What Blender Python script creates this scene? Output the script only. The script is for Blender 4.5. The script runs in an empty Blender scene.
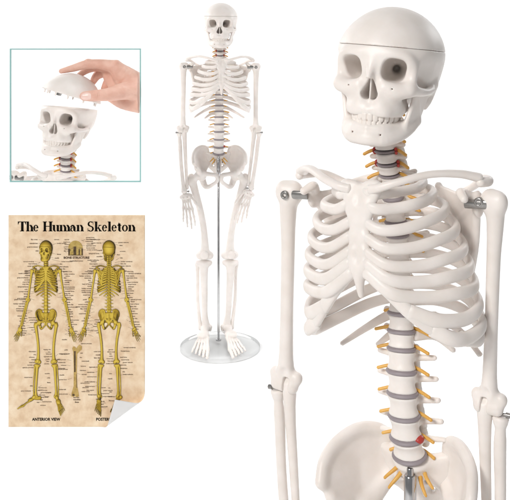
import bpy, bmesh, math, random
import numpy as np
from mathutils import Vector, Matrix, Euler

random.seed(7)
scene = bpy.context.scene
COL = scene.collection
PI = math.pi
R = math.radians

# ------------------------------------------------------------------ camera constants
FPX = 968.0            # focal length in photo pixels (photo is 510 wide)
HOR = 1.5              # eye level, photo row
U = 0.000895           # metres per model unit
YB = U * FPX           # distance of the near skeleton
YS = 3 * U * FPX       # distance of the full length skeleton
H = (343 - HOR) / FPX * YS
YP = 1.45              # poster hangs in front
YW = 4.4              # backdrop wall
YI = 2.10              # framed bust


def W(px, py, Y):
    return Vector(((px - 255) * Y / FPX, Y, H - (py - HOR) * Y / FPX))


# ------------------------------------------------------------------ materials
def new_mat(name):
    m = bpy.data.materials.new(name)
    m.use_nodes = True
    nt = m.node_tree
    b = nt.nodes['Principled BSDF']
    return m, nt, b


def noise_mat(name, c1, c2, scale, rough=0.5, bump=0.0, bscale=None, sss=0.0, metal=0.0,
              spec=0.5, detail=4, coord='Object', rough_var=0.0):
    m, nt, b = new_mat(name)
    tc = nt.nodes.new('ShaderNodeTexCoord')
    n = nt.nodes.new('ShaderNodeTexNoise')
    n.inputs['Scale'].default_value = scale
    n.inputs['Detail'].default_value = detail
    nt.links.new(tc.outputs[coord], n.inputs['Vector'])
    r = nt.nodes.new('ShaderNodeValToRGB')
    r.color_ramp.elements[0].position = 0.35
    r.color_ramp.elements[1].position = 0.65
    r.color_ramp.elements[0].color = (*c1, 1)
    r.color_ramp.elements[1].color = (*c2, 1)
    nt.links.new(n.outputs['Fac'], r.inputs['Fac'])
    nt.links.new(r.outputs['Color'], b.inputs['Base Color'])
    b.inputs['Roughness'].default_value = rough
    b.inputs['Metallic'].default_value = metal
    b.inputs['Specular IOR Level'].default_value = spec
    if sss:
        b.inputs['Subsurface Weight'].default_value = sss
        b.inputs['Subsurface Radius'].default_value = (1.0, 0.45, 0.3)
        b.inputs['Subsurface Scale'].default_value = 0.004
    if bump:
        n2 = nt.nodes.new('ShaderNodeTexNoise')
        n2.inputs['Scale'].default_value = bscale or scale * 6
        n2.inputs['Detail'].default_value = 6
        nt.links.new(tc.outputs[coord], n2.inputs['Vector'])
        bp = nt.nodes.new('ShaderNodeBump')
        bp.inputs['Strength'].default_value = bump
        bp.inputs['Distance'].default_value = 0.001
        nt.links.new(n2.outputs['Fac'], bp.inputs['Height'])
        nt.links.new(bp.outputs['Normal'], b.inputs['Normal'])
    return m


M = {}
M['bone'] = noise_mat('bone_plastic', (0.82, 0.765, 0.72), (0.87, 0.82, 0.785), 0.05, rough=0.38, bump=0.10, bscale=1.1, sss=0.12, spec=0.4)
M['tooth'] = noise_mat('tooth_plastic', (0.83, 0.77, 0.72), (0.86, 0.80, 0.75), 0.05, rough=0.35)
M['disc'] = noise_mat('disc_rubber', (0.27, 0.235, 0.255), (0.34, 0.30, 0.32), 0.1, rough=0.45)
M['nerve'] = noise_mat('nerve_yellow', (0.72, 0.38, 0.07), (0.80, 0.47, 0.12), 0.08, rough=0.4, sss=0.1)
M['red'] = noise_mat('artery_red', (0.42, 0.03, 0.025), (0.5, 0.05, 0.04), 0.1, rough=0.4)
M['chrome'] = noise_mat('chrome', (0.50, 0.50, 0.51), (0.58, 0.58, 0.59), 0.05, rough=0.16, metal=1.0)
M['steel'] = noise_mat('dull_steel', (0.32, 0.31, 0.30), (0.42, 0.41, 0.40), 0.08, rough=0.3, metal=1.0)
M['white'] = noise_mat('white_backdrop', (0.925, 0.925, 0.925), (0.94, 0.94, 0.94), 0.6, rough=0.9, spec=0.1)
M['teal'] = noise_mat('teal_paint', (0.27, 0.50, 0.49), (0.30, 0.53, 0.52), 4, rough=0.5)
M['skin'] = noise_mat('skin', (0.75, 0.44, 0.345), (0.82, 0.53, 0.43), 0.11, rough=0.48, bump=0.6, bscale=0.7, sss=0.25, spec=0.35)
M['nail'] = noise_mat('nail', (0.86, 0.60, 0.53), (0.90, 0.68, 0.61), 0.15, rough=0.25)
M['paperback'] = noise_mat('paper_back', (0.70, 0.70, 0.70), (0.74, 0.74, 0.74), 0.05, rough=0.45)
M['ink'] = noise_mat('black_ink', (0.006, 0.005, 0.004), (0.010, 0.008, 0.006), 0.2, rough=0.9, spec=0.05)
M['ink2'] = noise_mat('brown_ink', (0.11, 0.07, 0.04), (0.15, 0.10, 0.06), 0.2, rough=0.7)
M['tan'] = noise_mat('tan_ink', (0.42, 0.27, 0.07), (0.58, 0.40, 0.13), 0.25, rough=0.7)
M['dark_tan'] = noise_mat('dark_tan_ink', (0.06, 0.035, 0.012), (0.12, 0.07, 0.03), 0.3, rough=0.7)
M['gold'] = noise_mat('gold_ink', (0.40, 0.27, 0.06), (0.55, 0.40, 0.12), 0.3, rough=0.7)


def parchment():
    m, nt, b = new_mat('parchment_print')
    tc = nt.nodes.new('ShaderNodeTexCoord')
    n = nt.nodes.new('ShaderNodeTexNoise')
    n.inputs['Scale'].default_value = 0.085
    n.inputs['Detail'].default_value = 5
    n.inputs['Roughness'].default_value = 0.62
    nt.links.new(tc.outputs['Object'], n.inputs['Vector'])
    r = nt.nodes.new('ShaderNodeValToRGB')
    e = r.color_ramp.elements
    e[0].position = 0.30; e[0].color = (0.70, 0.50, 0.32, 1)
    e[1].position = 0.68; e[1].color = (0.90, 0.75, 0.56, 1)
    x = e.new(0.5); x.color = (0.82, 0.64, 0.445, 1)
    nt.links.new(n.outputs['Fac'], r.inputs['Fac'])
    nt.links.new(r.outputs['Color'], b.inputs['Base Color'])
    b.inputs['Roughness'].default_value = 0.55
    b.inputs['Specular IOR Level'].default_value = 0.2
    return m


M['parchment'] = parchment()


def vcol_mat():
    m, nt, b = new_mat('ochre_engraving')
    a = nt.nodes.new('ShaderNodeVertexColor')
    a.layer_name = 'Col'
    nt.links.new(a.outputs['Color'], b.inputs['Base Color'])
    b.inputs['Roughness'].default_value = 0.6
    b.inputs['Specular IOR Level'].default_value = 0.2
    return m


M['engraving'] = vcol_mat()


def acrylic():
    m, nt, b = new_mat('clear_acrylic')
    b.inputs['Base Color'].default_value = (0.93, 0.94, 0.94, 1)
    b.inputs['Roughness'].default_value = 0.06
    tr = nt.nodes.new('ShaderNodeBsdfTransparent')
    tr.inputs['Color'].default_value = (0.985, 0.985, 0.985, 1)
    fr_ = nt.nodes.new('ShaderNodeFresnel'); fr_.inputs['IOR'].default_value = 1.25
    ad = nt.nodes.new('ShaderNodeMath'); ad.operation = 'ADD'; ad.inputs[1].default_value = 0.035
    nt.links.new(fr_.outputs[0], ad.inputs[0])
    mx = nt.nodes.new('ShaderNodeMixShader')
    nt.links.new(ad.outputs[0], mx.inputs[0]); nt.links.new(tr.outputs[0], mx.inputs[1]); nt.links.new(b.outputs[0], mx.inputs[2])
    nt.links.new(mx.outputs[0], nt.nodes['Material Output'].inputs['Surface'])
    return m


M['acrylic'] = acrylic()


# ------------------------------------------------------------------ mesh helpers
def mesh_np(name, V, quads, mat=None, smooth=True):
    V = np.asarray(V, dtype=np.float32)
    me = bpy.data.meshes.new(name)
    me.vertices.add(len(V))
    me.vertices.foreach_set('co', V.ravel())
    if isinstance(quads, np.ndarray):
        n, k = quads.shape
        me.loops.add(n * k)
        me.loops.foreach_set('vertex_index', quads.astype(np.int32).ravel())
        me.polygons.add(n)
        me.polygons.foreach_set('loop_start', np.arange(0, n * k, k, dtype=np.int32))
        me.polygons.foreach_set('loop_total', np.full(n, k, dtype=np.int32))
    else:
        ls = []; tot = []; idx = []
        for f in quads:
            ls.append(len(idx)); tot.append(len(f)); idx.extend(f)
        me.loops.add(len(idx)); me.loops.foreach_set('vertex_index', idx)
        me.polygons.add(len(quads))
        me.polygons.foreach_set('loop_start', ls); me.polygons.foreach_set('loop_total', tot)
    me.polygons.foreach_set('use_smooth', np.full(len(me.polygons), smooth))
    me.update(calc_edges=True)
    if mat:
        me.materials.append(mat)
    return me


class F:
    """a small signed distance field workbench on a voxel grid"""
    def __init__(s, lo, hi, h, sym=False, zwarp=None):
        s.lo = np.array(lo, dtype=np.float32); s.h = h
        n = [int(math.ceil((hi[i] - lo[i]) / h)) + 1 for i in range(3)]
        ax = [np.arange(n[i], dtype=np.float32) * h + lo[i] for i in range(3)]
        s.X, s.Y, s.Z = np.meshgrid(*ax, indexing='ij')
        s.rawz = s.Z
        if zwarp:
            s.Z = np.where(s.Z < 0, s.Z / zwarp, s.Z)
        if sym:
            s.X = np.abs(s.X)
        if zwarp:
            t = np.clip((22 - s.rawz)/30, 0, 1); t = t*t*(3-2*t)
            s.X = s.X/(1 - 0.085*t)

    def loc(s, c, rot=None):
        x, y, z = s.X - c[0], s.Y - c[1], s.Z - c[2]
        if rot is not None:
            m = np.array(Euler(rot).to_matrix().transposed(), dtype=np.float32)
            x, y, z = (m[0, 0]*x + m[0, 1]*y + m[0, 2]*z, m[1, 0]*x + m[1, 1]*y + m[1, 2]*z, m[2, 0]*x + m[2, 1]*y + m[2, 2]*z)
        return x, y, z

    def ell(s, c, r, rot=None):
        x, y, z = s.loc(c, rot)
        k0 = np.sqrt((x/r[0])**2 + (y/r[1])**2 + (z/r[2])**2)
        k1 = np.sqrt((x/r[0]**2)**2 + (y/r[1]**2)**2 + (z/r[2]**2)**2) + 1e-6
        return k0 * (k0 - 1) / k1

    def sup(s, c, r, p=3.0, rot=None):
        x, y, z = s.loc(c, rot)
        q = (np.abs(x/r[0])**p + np.abs(y/r[1])**p + np.abs(z/r[2])**p)**(1/p)
        return (q - 1) * min(r)

    def box(s, c, hlf, r=1.0, rot=None):
        x, y, z = s.loc(c, rot)
        q = [np.abs(v) - (hlf[i] - r) for i, v in enumerate((x, y, z))]
        o = np.sqrt(sum(np.maximum(v, 0)**2 for v in q))
        return o + np.minimum(np.maximum(q[0], np.maximum(q[1], q[2])), 0) - r

    def cap(s, a, b, ra, rb=None):
        if rb is None: rb = ra
        a = np.array(a[:3], dtype=np.float32); b = np.array(b[:3], dtype=np.float32)
        d = b - a; L = float(d @ d) + 1e-9
        x, y, z = s.X - a[0], s.Y - a[1], s.Z - a[2]
        t = np.clip((x*d[0] + y*d[1] + z*d[2]) / L, 0, 1)
        return np.sqrt((x - t*d[0])**2 + (y - t*d[1])**2 + (z - t*d[2])**2) - (ra + t*(rb - ra))

    def chain(s, pts, k=3.0, n=4):
        d = None
        if len(pts) > 2: pts = spline4(pts, n)
        for p, q in zip(pts[:-1], pts[1:]):
            e = s.cap(p, q, p[3], q[3])
            d = e if d is None else np.minimum(d, e)
        return d

    def tri(s, a, b, c, t):
        a, b, c = (np.array(v, dtype=np.float32) for v in (a, b, c))
        P = (s.X, s.Y, s.Z)
        def dot(u, v): return u[0]*v[0] + u[1]*v[1] + u[2]*v[2]
        n = np.cross(b - a, c - a)
        def edge(p0, p1):
            e = p1 - p0
            w = (P[0]-p0[0], P[1]-p0[1], P[2]-p0[2])
            tt = np.clip(dot(w, e) / float(e @ e), 0, 1)
            v = (w[0]-tt*e[0], w[1]-tt*e[1], w[2]-tt*e[2])
            return dot(v, v), dot(np.cross(e, n), w)
        d1, s1 = edge(a, b); d2, s2 = edge(b, c); d3, s3 = edge(c, a)
        ins = (s1 <= 0) & (s2 <= 0) & (s3 <= 0)
        pl = dot((P[0]-a[0], P[1]-a[1], P[2]-a[2]), n)**2 / float(n @ n)
        return np.sqrt(np.where(ins, pl, np.minimum(d1, np.minimum(d2, d3)))) - t

    def mesh(s, d, name, mat):
        V, Q = surfnet(d, s.lo, s.h)
        return mesh_np(name, V, Q, mat)


def spline4(pts, n):
    # monotone cubic through 4D points (position + radius), chord-length spaced
    P = np.array(pts, dtype=float)
    h = np.maximum(np.linalg.norm(np.diff(P[:, :3], axis=0), axis=1), 1e-6)
    dl = np.diff(P, axis=0)/h[:, None]
    m = np.zeros_like(P); m[0] = dl[0]; m[-1] = dl[-1]
    for i in range(1, len(P)-1):
        m[i] = (dl[i-1]*h[i] + dl[i]*h[i-1])/(h[i]+h[i-1])
        m[i, 3] = 0 if dl[i-1, 3]*dl[i, 3] <= 0 else 2*dl[i-1, 3]*dl[i, 3]/(dl[i-1, 3]+dl[i, 3])
    out = []
    for i in range(len(P)-1):
        for j in range(n):
            t = j/n
            out.append((2*t**3-3*t**2+1)*P[i] + (t**3-2*t**2+t)*h[i]*m[i] + (3*t**2-2*t**3)*P[i+1] + (t**3-t**2)*h[i]*m[i+1])
    out.append(P[-1])
    return [tuple(v) for v in out]


def blur(d, n=1):
    for _ in range(n):
        for ax in range(3):
            d = np.concatenate([np.take(d, [0], ax), d, np.take(d, [-1], ax)], ax)
            a = [slice(None)]*3; b = [slice(None)]*3; c = [slice(None)]*3
            a[ax] = slice(0, -2); b[ax] = slice(1, -1); c[ax] = slice(2, None)
            d = 0.25*d[tuple(a)] + 0.5*d[tuple(b)] + 0.25*d[tuple(c)]
    return d


def sm(a, b, k):
    h = np.maximum(k - np.abs(a - b), 0) / k
    return np.minimum(a, b) - h*h*k*0.25


def ss(a, b, k):
    return -sm(-a, b, k)


def smax(a, b, k):
    return -sm(-a, -b, k)


def surfnet(V, lo, h):
    V = V.copy()
    for ax in range(3):     # close at the grid border
        sl = [slice(None)]*3
        for e in (0, -1):
            sl[ax] = e
            V[tuple(sl)] = np.maximum(V[tuple(sl)], 0.05*h)
    S = V < 0
    nx, ny, nz = V.shape
    cnt = np.zeros((nx-1, ny-1, nz-1), dtype=np.int8)
    cs = [(i, j, k) for i in (0, 1) for j in (0, 1) for k in (0, 1)]
    for i, j, k in cs:
        cnt += S[i:nx-1+i, j:ny-1+j, k:nz-1+k]
    act = (cnt > 0) & (cnt < 8)
    ids = np.full(act.shape, -1, dtype=np.int64)
    idx = np.argwhere(act)
    ids[act] = np.arange(len(idx))
    acc = np.zeros((len(idx), 3)); num = np.zeros(len(idx))
    vals = {c: V[idx[:, 0]+c[0], idx[:, 1]+c[1], idx[:, 2]+c[2]] for c in cs}
    for a in cs:
        for ax in range(3):
            if a[ax]: continue
            b = list(a); b[ax] = 1; b = tuple(b)
            va, vb = vals[a], vals[b]
            cr = (va < 0) != (vb < 0)
            t = np.where(cr, va / np.where(cr, va - vb, 1), 0)
            p = np.array(a, dtype=float)[None, :].repeat(len(idx), 0)
            p[:, ax] += t
            acc += p * cr[:, None]; num += cr
    verts = lo + h * (idx + acc / num[:, None])
    quads = []
    for ax in range(3):
        b, c = (ax+1) % 3, (ax+2) % 3
        sl0 = [slice(1, -1)]*3; sl1 = [slice(1, -1)]*3
        sl0[ax] = slice(0, -1); sl1[ax] = slice(1, None)
        A = S[tuple(sl0)]; B = S[tuple(sl1)]
        for flip, mk in ((False, A & ~B), (True, ~A & B)):
            e = np.argwhere(mk)
            if not len(e): continue
            off = np.array([1, 1, 1]); off[ax] = 0
            e = e + off
            def g(db, dc):
                q = e.copy(); q[:, b] += db; q[:, c] += dc
                return ids[q[:, 0], q[:, 1], q[:, 2]]
            q = np.stack([g(-1, -1), g(0, -1), g(0, 0), g(-1, 0)], 1)
            if flip: q = q[:, ::-1]
            quads.append(q)
    return verts, np.concatenate(quads)


def catmull(pts, n):
    P = [Vector(p) for p in pts]
    P = [P[0]*2 - P[1]] + P + [P[-1]*2 - P[-2]]
    out = []
    for i in range(1, len(P)-2):
        for j in range(n):
            t = j/n
            a, b, c, d = P[i-1], P[i], P[i+1], P[i+2]
            out.append(0.5*((2*b) + (c-a)*t + (2*a-5*b+4*c-d)*t*t + (3*b-a-3*c+d)*t**3))
    out.append(P[-2].copy())
    return out


def sweep(name, pts, size, mat, seg=12, up=(0, 0, 1), p=2.4):
    """tube along pts; size(t) -> (half height, half thickness); rounded ends"""
    V = []; Fc = []
    n = len(pts); up = Vector(up)
    rows = []
    for i, c in enumerate(pts):
        t = (pts[min(i+1, n-1)] - pts[max(i-1, 0)]).normalized()
        side = t.cross(up)
        side = side.normalized() if side.length > 1e-4 else Vector((1, 0, 0))
        u = side.cross(t).normalized()
        hh, ww = size(i/(n-1))
        rows.append((c, t, side, u, hh, ww))
    st = []
    c, t, side, u, hh, ww = rows[0]
    for k in (0.3, 0.75): st.append((c - t*min(hh, ww)*(1-k)*0.9, side, u, hh*k, ww*k))
    for c, t, side, u, hh, ww in rows: st.append((c, side, u, hh, ww))
    for k in (0.75, 0.3): st.append((c + t*min(hh, ww)*(1-k)*0.9, side, u, hh*k, ww*k))
    for c, side, u, hh, ww in st:
        for k in range(seg):
            a = 2*PI*k/seg
            ca, sa = math.cos(a), math.sin(a)
            x = math.copysign(abs(ca)**(2/p), ca); y = math.copysign(abs(sa)**(2/p), sa)
            V.append(c + side*x*ww + u*y*hh)
    m = len(st)
    for i in range(m-1):
        for k in range(seg):
            k2 = (k+1) % seg
            Fc.append((i*seg+k, i*seg+k2, (i+1)*seg+k2, (i+1)*seg+k))
    Fc.append(tuple(range(seg))[::-1]); Fc.append(tuple((m-1)*seg+k for k in range(seg)))
    me = mesh_np(name, [tuple(v) for v in V], Fc, mat)
    fix_normals(me)
    return me


def fix_normals(me):
    bm = bmesh.new(); bm.from_mesh(me)
    bmesh.ops.recalc_face_normals(bm, faces=bm.faces)
    bm.to_mesh(me); bm.free()


def lathe(name, prof, mat, rx=1.0, ry=1.0, seg=40, smooth=True, sharp=None):
    V = []; Fc = []
    for r, z in prof:
        for k in range(seg):
            a = 2*PI*k/seg
            V.append((r*rx*math.cos(a), r*ry*math.sin(a), z))
    for i in range(len(prof)-1):
        for k in range(seg):
            k2 = (k+1) % seg
            Fc.append((i*seg+k, i*seg+k2, (i+1)*seg+k2, (i+1)*seg+k))
    Fc.append(tuple(range(seg))[::-1]); Fc.append(tuple((len(prof)-1)*seg+k for k in range(seg)))
    me = mesh_np(name, V, Fc, mat, smooth)
    fix_normals(me)
    if smooth:
        try: me.set_sharp_from_angle(angle=R(40))
        except Exception: pass
    return me


def mirror(me, name=None):
    m = me.copy()
    if name: m.name = name
    n = len(m.vertices); co = np.empty(n*3, dtype=np.float32)
    m.vertices.foreach_get('co', co); co = co.reshape(-1, 3); co[:, 0] *= -1
    m.vertices.foreach_set('co', co.ravel())
    m.flip_normals(); m.update()
    return m


# ------------------------------------------------------------------ skeleton meshes (units: model units, z up, front is -y)
DISCS = [111, 124, 137, 150, 163, 175, 187, 199, 211, 224, 237, 252, 267, 282, 298, 315, 332, 349, 370, 391.5, 414, 436.5, 456]
# disc i lies below vertebra: C2 C3 C4 C5 C6 C7 T1 ... T12 L1 ... L5


def spine_y(z):
    pts = [(95, 2), (125, -3), (150, -3), (176, 3), (210, 9), (250, 11), (300, 8), (340, 2), (370, -3), (400, -5), (436, -3), (460, 2)]
    for (a, ya), (b, yb) in zip(pts[:-1], pts[1:]):
        if z <= b: return ya + (yb-ya)*max(0, (z-a))/(b-a)
    return pts[-1][1]


SEAM = 20.5
TILT = 0.03


def build_meshes(q=1.0):
    """all bone meshes; q > 1 gives a coarser set"""
    B = {}
    bone = M['bone']
    # --- skull
    f = F((-60, -74, -44), (60, 72, 70), 1.0*q, sym=True, zwarp=0.93)
    d = f.ell((0, 5, 11), (51.5, 62, 50.5))
    d = sm(d, f.ell((0, -19, 10), (45.5, 38, 37)), 12)
    d = sm(d, f.ell((0, 16, -6), (45, 46, 30)), 14)
    d = ss(d, f.ell((66, -32, -4), (22, 20, 22)), 10)
    d = ss(d, f.ell((43, -30, -26), (13, 19, 18)), 6)
    d = sm(d, f.box((0, -36, -16), (24, 20, 30), 9), 7)
    d = sm(d, f.chain([(3, -53, 14, 3.5), (18, -53.5, 15.5, 3.8), (32, -48.5, 12.5, 4.0), (38.5, -41, 2, 4.2), (39, -42, -14, 5)], 5), 6)
    d = sm(d, f.cap((0, -55, 10), (0, -63.5, -8), 4.0, 3.6), 5)
    d = sm(d, f.chain([(14, -53, -18, 7), (26, -50, -21, 8), (37, -45, -19, 7.5)], 5), 6)
    d = sm(d, f.chain([(0, -55.5, -42, 6.6), (14, -51.5, -42, 7), (22, -40, -41, 7.2), (25, -26, -38, 7)], 5), 7)
    d = sm(d, f.chain([(8, -53.5, -27, 6.5), (12, -52, -36, 7), (14, -51.5, -42, 7)], 4), 7)
    d = sm(d, f.chain([(20, -46, -24, 7.5), (21, -42, -34, 7.5), (22, -40, -41, 7.2)], 4), 7)
    d = blur(d, 3 if q <= 1 else 0)
    # orbits
    d = ss(d, f.sup((21.5, -51, 0), (12.0, 33, 11.6), 2.7, rot=(0, R(6), R(14))), 2.8)
    d = ss(d, f.cap((17, -26, -1), (8, -4, 1), 5.0, 3.4), 4)
    # infraorbital and mental pinholes
    d = ss(d, f.cap((24, -64, -19), (23, -50, -17), 0.9), 0.6)
    # nose
    x, z = f.X, f.Z
    a = np.array((0.0, -11.5)); b = np.array((3.3, -25.0)); e = b - a
    t = np.clip(((x-a[0])*e[0] + (z-a[1])*e[1]) / float(e @ e), 0, 1)
    n2 = np.sqrt((x-a[0]-t*e[0])**2 + (z-a[1]-t*e[1])**2) - (2.6 + 3.3*t)
    nose = np.maximum(n2, np.abs(f.Y + 54) - 18)
    d = ss(d, nose, 1.4)
    d = sm(d, f.box((0, -48, -20), (1.0, 9, 11), 0.6), 0.8)
    # cheek arch and mastoid
    d = sm(d, f.chain([(38, -44, -18, 6.5), (46, -33, -20, 4.6), (49, -20, -20, 3.9), (48, -6, -18, 4.6), (45, 2, -15, 5)], 3), 3)
    d = sm(d, f.chain([(42, 8, -14, 9), (41, 4, -30, 6), (40, 2, -37, 3.5)], 4), 6)
    d = ss(d, f.cap((58, 0, -17), (38, 0, -17), 1.9), 1)
    d = sm(d, f.box((0, -14, -29), (24, 12, 15), 6), 6)
    inner = f.ell((0, 5, 11), (47, 57.5, 46))
    inner = smax(inner, -(f.rawz - 15), 4)
    d = np.maximum(d, -inner)
    top = f.rawz - SEAM + TILT*f.Y
    B['skull_lower'] = f.mesh(smax(d, top + 0.12, 0.5), 'skull', bone)
    capd = smax(d, -top + 0.12, 0.5)
    if q <= 1:
        B['skull_cap'] = f.mesh(capd, 'skull_cap', bone)
        # the loose cap: with locating pins under the rim
        pins = None
        f2 = F((-56, -66, SEAM-17), (56, 74, 72), 1.2)
        d2 = f2.ell((0, 5, 11), (51.5, 62, 50.5))
        d2 = sm(d2, f2.ell((0, -19, 10), (45.5, 38, 37)), 12)
        d2 = np.maximum(d2, -f2.ell((0, 5, 11), (45, 55.5, 45)))
        d2 = smax(d2, SEAM - TILT*f2.Y - f2.Z, 0.8)
        for ang in (-118, -92, -64, -30, 10, 60, 120, 180, 215):
            c = (46.0*math.cos(R(ang)), 4 + 56.5*math.sin(R(ang)))
            d2 = sm(d2, f2.cap((c[0], c[1], SEAM-TILT*c[1]+2), (c[0], c[1], SEAM-TILT*c[1]-5), 1.9, 1.6), 1)
        B['loose_cap'] = f2.mesh(d2, 'cap_shell', bone)
    else:
        B['skull_cap'] = f.mesh(capd, 'skull_cap', bone)
    # --- jaw
    f = F((-54, -72, -78), (54, 8, -10), 1.0*q, sym=True, zwarp=0.93)
    d = f.chain([(0, -56, -70, 6.5), (15, -54, -70, 7), (26, -43, -67, 6.5), (34, -27, -60, 5.5), (37.5, -15, -52, 5)], 4)
    d = sm(d, f.chain([(0, -56, -60, 6.2), (14, -52, -60, 6.4), (23, -40, -59, 6.2), (30, -28, -55, 5.4)], 4), 6)
    d = sm(d, f.ell((0, -59, -70), (11, 5, 6)), 5)
    d = sm(d, f.tri((37.5, -13, -51), (43, -3, -24), (40, -29, -24), 2.8), 4)
    d = sm(d, f.tri((37.5, -13, -51), (40, -29, -24), (32, -35, -57), 2.8), 4)
    d = sm(d, f.cap((41, -3, -21), (47, -3, -21), 4), 3)
    d = ss(d, f.cap((15, -66, -65), (15, -52, -65), 1.0), 0.7)
    B['jaw'] = f.mesh(d, 'jaw', bone)
    # --- teeth
    f = F((-32, -66, -56), (32, -20, -36), 0.7*q, sym=True, zwarp=0.93)
    d = None
    for row, (zc, sc) in enumerate(((-47.9, 1.0), (-55.9, 0.98))):
        s = 0.0
        for i, w in enumerate((2.9, 2.5, 2.6, 2.6, 2.7, 3.5, 3.5)):
            w = w*(0.86 if row and i < 2 else 1.0)
            s += w
            a = s/23.0
            x = 23.5*sc*math.sin(min(a, 1.35)); y = -59.3 + 29*(1-math.cos(min(a, 1.35))) + max(0, a-1.35)*22 + (0.8 if row else 0)
            e = f.sup((x, y, zc), (w*1.0, 2.3, 4.3), 4.2, rot=(0, 0, -min(a, 1.35)*-1))
            d = e if d is None else sm(d, e, 0.5)
            s += w
    B['teeth'] = f.mesh(d, 'teeth', M['tooth'])
    # --- vertebrae
    def vert(kind, rx, ry, hh, q=q):
        f = F((-36, -rx-4, -26), (36, 44, 18), 1.1*q, sym=True)
        w = 1 - 0.19*(1 - np.clip(f.Z/hh, -1, 1)**2)
        body = smax((np.sqrt((f.X/rx)**2 + (f.Y/ry)**2) - w)*min(rx, ry), np.abs(f.Z) - hh, 2.5)
        d = body
        if kind == 'lumbar':
            d = sm(d, f.cap((9, 8, 2), (9, 16, 2), 4), 3)
            d = sm(d, f.cap((9, 13, 1), (31, 14, 3), 3.4, 2.6), 3)
            d = sm(d, f.cap((9, 18, -10), (9, 18, 9), 4), 3)
            d = sm(d, f.chain([(7, 18, 0, 3.5), (0, 24, -2, 3.5), (0, 38, -7, 3.6)], 3), 3)
            d = sm(d, f.cap((0, 36, 0), (0, 36, -10), 2.6), 3)
        elif kind == 'thoracic':
            d = sm(d, f.cap((6, 7, 2), (7, 14, 2), 3), 3)
            d = sm(d, f.chain([(7, 14, 2, 3.2), (15, 18, 4, 3), (24, 22, 5, 3.4)], 3), 3)
            d = sm(d, f.chain([(6, 16, 0, 3), (0, 20, -2, 3), (0, 34, -16, 2.4)], 3), 3)
        else:
            d = sm(d, f.chain([(6, 3, 0, 3), (15, 4, -1, 2.6)], 3), 2)
            d = sm(d, f.cap((10, 9, -4), (10, 9, 4), 3.6), 3)
            d = sm(d, f.chain([(9, 10, 0, 2.6), (0, 18, -1, 2.8), (0, 26, -4, 2.4)], 3), 3)
        return f.mesh(d, 'vertebra', bone)
    B['v_lumbar'] = vert('lumbar', 16.2, 12.5, 8.6)
    B['v_thoracic'] = vert('thoracic', 13.0, 10.5, 6.0)
    B['v_cervical'] = vert('cervical', 10.0, 8.0, 4.8)
    dp = [(0.86, -2.1), (0.97, -1.7), (1.03, -0.8), (1.045, 0), (1.03, 0.8), (0.97, 1.7), (0.86, 2.1)]
    B['disc'] = lathe('disc', dp, M['disc'], seg=28)
    # --- nerves (right side of the picture)
    def tube(name, pts, r0, r1, mat, n=4, seg=8):
        return sweep(name, catmull(pts, n), lambda t: (r0+(r1-r0)*t,)*2, mat, seg=seg, p=2)
    nl = tube('nerve', [(8, 9, 1), (14, 8, 0.5), (21, 6, -0.6), (30, 3, -2.6)], 2.0, 1.7, M['nerve'])
    nth = tube('nerve', [(6, 9, 1), (12, 10, 0), (18, 10, -1.5), (23, 10, -3)], 1.8, 1.5, M['nerve'])
    nc = tube('nerve', [(8, 4, 1), (13, 2, 0.5), (18, 0, -1), (23, -2, -3.5)], 1.9, 1.6, M['nerve'])
    for nm, me in (('n_lumbar', nl), ('n_thoracic', nth), ('n_cervical', nc)):
        B[nm, 1] = me; B[nm, -1] = mirror(me)
    ns = tube('nerve', [(8, 5, -472), (13, -4, -479), (18, -9, -485), (20, -10, -488)], 2.4, 1.3, M['nerve'])
    B['n_sacral', 1] = ns; B['n_sacral', -1] = mirror(ns)
    ns = tube('nerve', [(11, 8, -468), (17, -1, -473), (23, -5, -478), (26, -6, -481)], 2.3, 1.4, M['nerve'])
    B['n_sacral2', 1] = ns; B['n_sacral2', -1] = mirror(ns)
    ar = tube('artery', [(11.5, 0.5, -2.6), (12.2, -1.2, 0), (11.6, 0, 2.8)], 1.5, 1.5, M['red'], n=4)
    B['artery', 1] = ar; B['artery', -1] = mirror(ar)
    f = F((4, -16, -440), (20, 12, -428), 0.9*q)
    B['bulge'] = f.mesh(f.ell((14.3, -6, -435.5), (5.0, 6, 4.0)), 'bulging_disc', M['red'])
    # --- sacrum
    f = F((-46, -14, -545), (46, 52, -452), 1.2*q, sym=True)
    d = f.chain([(0, 9, -470, 13), (0, 20, -490, 11), (0, 30, -512, 7), (0, 27, -534, 4)], 6)
    d = sm(d, f.ell((0, 3, -464), (17, 13, 6), rot=(R(14), 0, 0)), 5)
    d = sm(d, f.tri((4, 7, -467), (33, 18, -460), (28, 24, -494), 6.5), 12)
    d = sm(d, f.tri((6, 24, -500), (28, 28, -500), (4, 34, -522), 4), 7)
    for zz, yy in ((-484, 4), (-498, 14)):
        d = ss(d, f.cap((13, yy-8, zz), (13, yy+14, zz), 2.6), 2)
    d = sm(d, f.cap((0, 34, -470), (0, 42, -505), 4, 3), 5)
    B['sacrum'] = f.mesh(d, 'sacrum', bone)
    # --- hip bone
    f = F((0, -68, -572), (98, 50, -422), 1.2*q)
    A = (53, -6, -520)
    asis = (77, -47, -477); c1 = (78, -37, -462); c2 = (71, -16, -447); c3 = (52, 5, -438); ps = (35, 19, -445); psi = (31, 22, -464); si = (31, 18, -490)
    rim = [asis, c1, c2, c3, ps, psi]
    d = None
    rim = [tuple(v[:3]) for v in spline4([p+(1,) for p in rim], 3)]
    hub = (53, -6, -502); inn = (57, 2, -476)
    for p, s2 in zip(rim[:-1], rim[1:]):
        e = f.tri(inn, p, s2, 2.3)
        d = e if d is None else np.minimum(d, e)
    d = np.minimum(d, f.tri(inn, psi, si, 2.6))
    d = np.minimum(d, f.tri(inn, si, hub, 2.8))
    d = np.minimum(d, f.tri(inn, hub, asis, 2.4))
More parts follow.
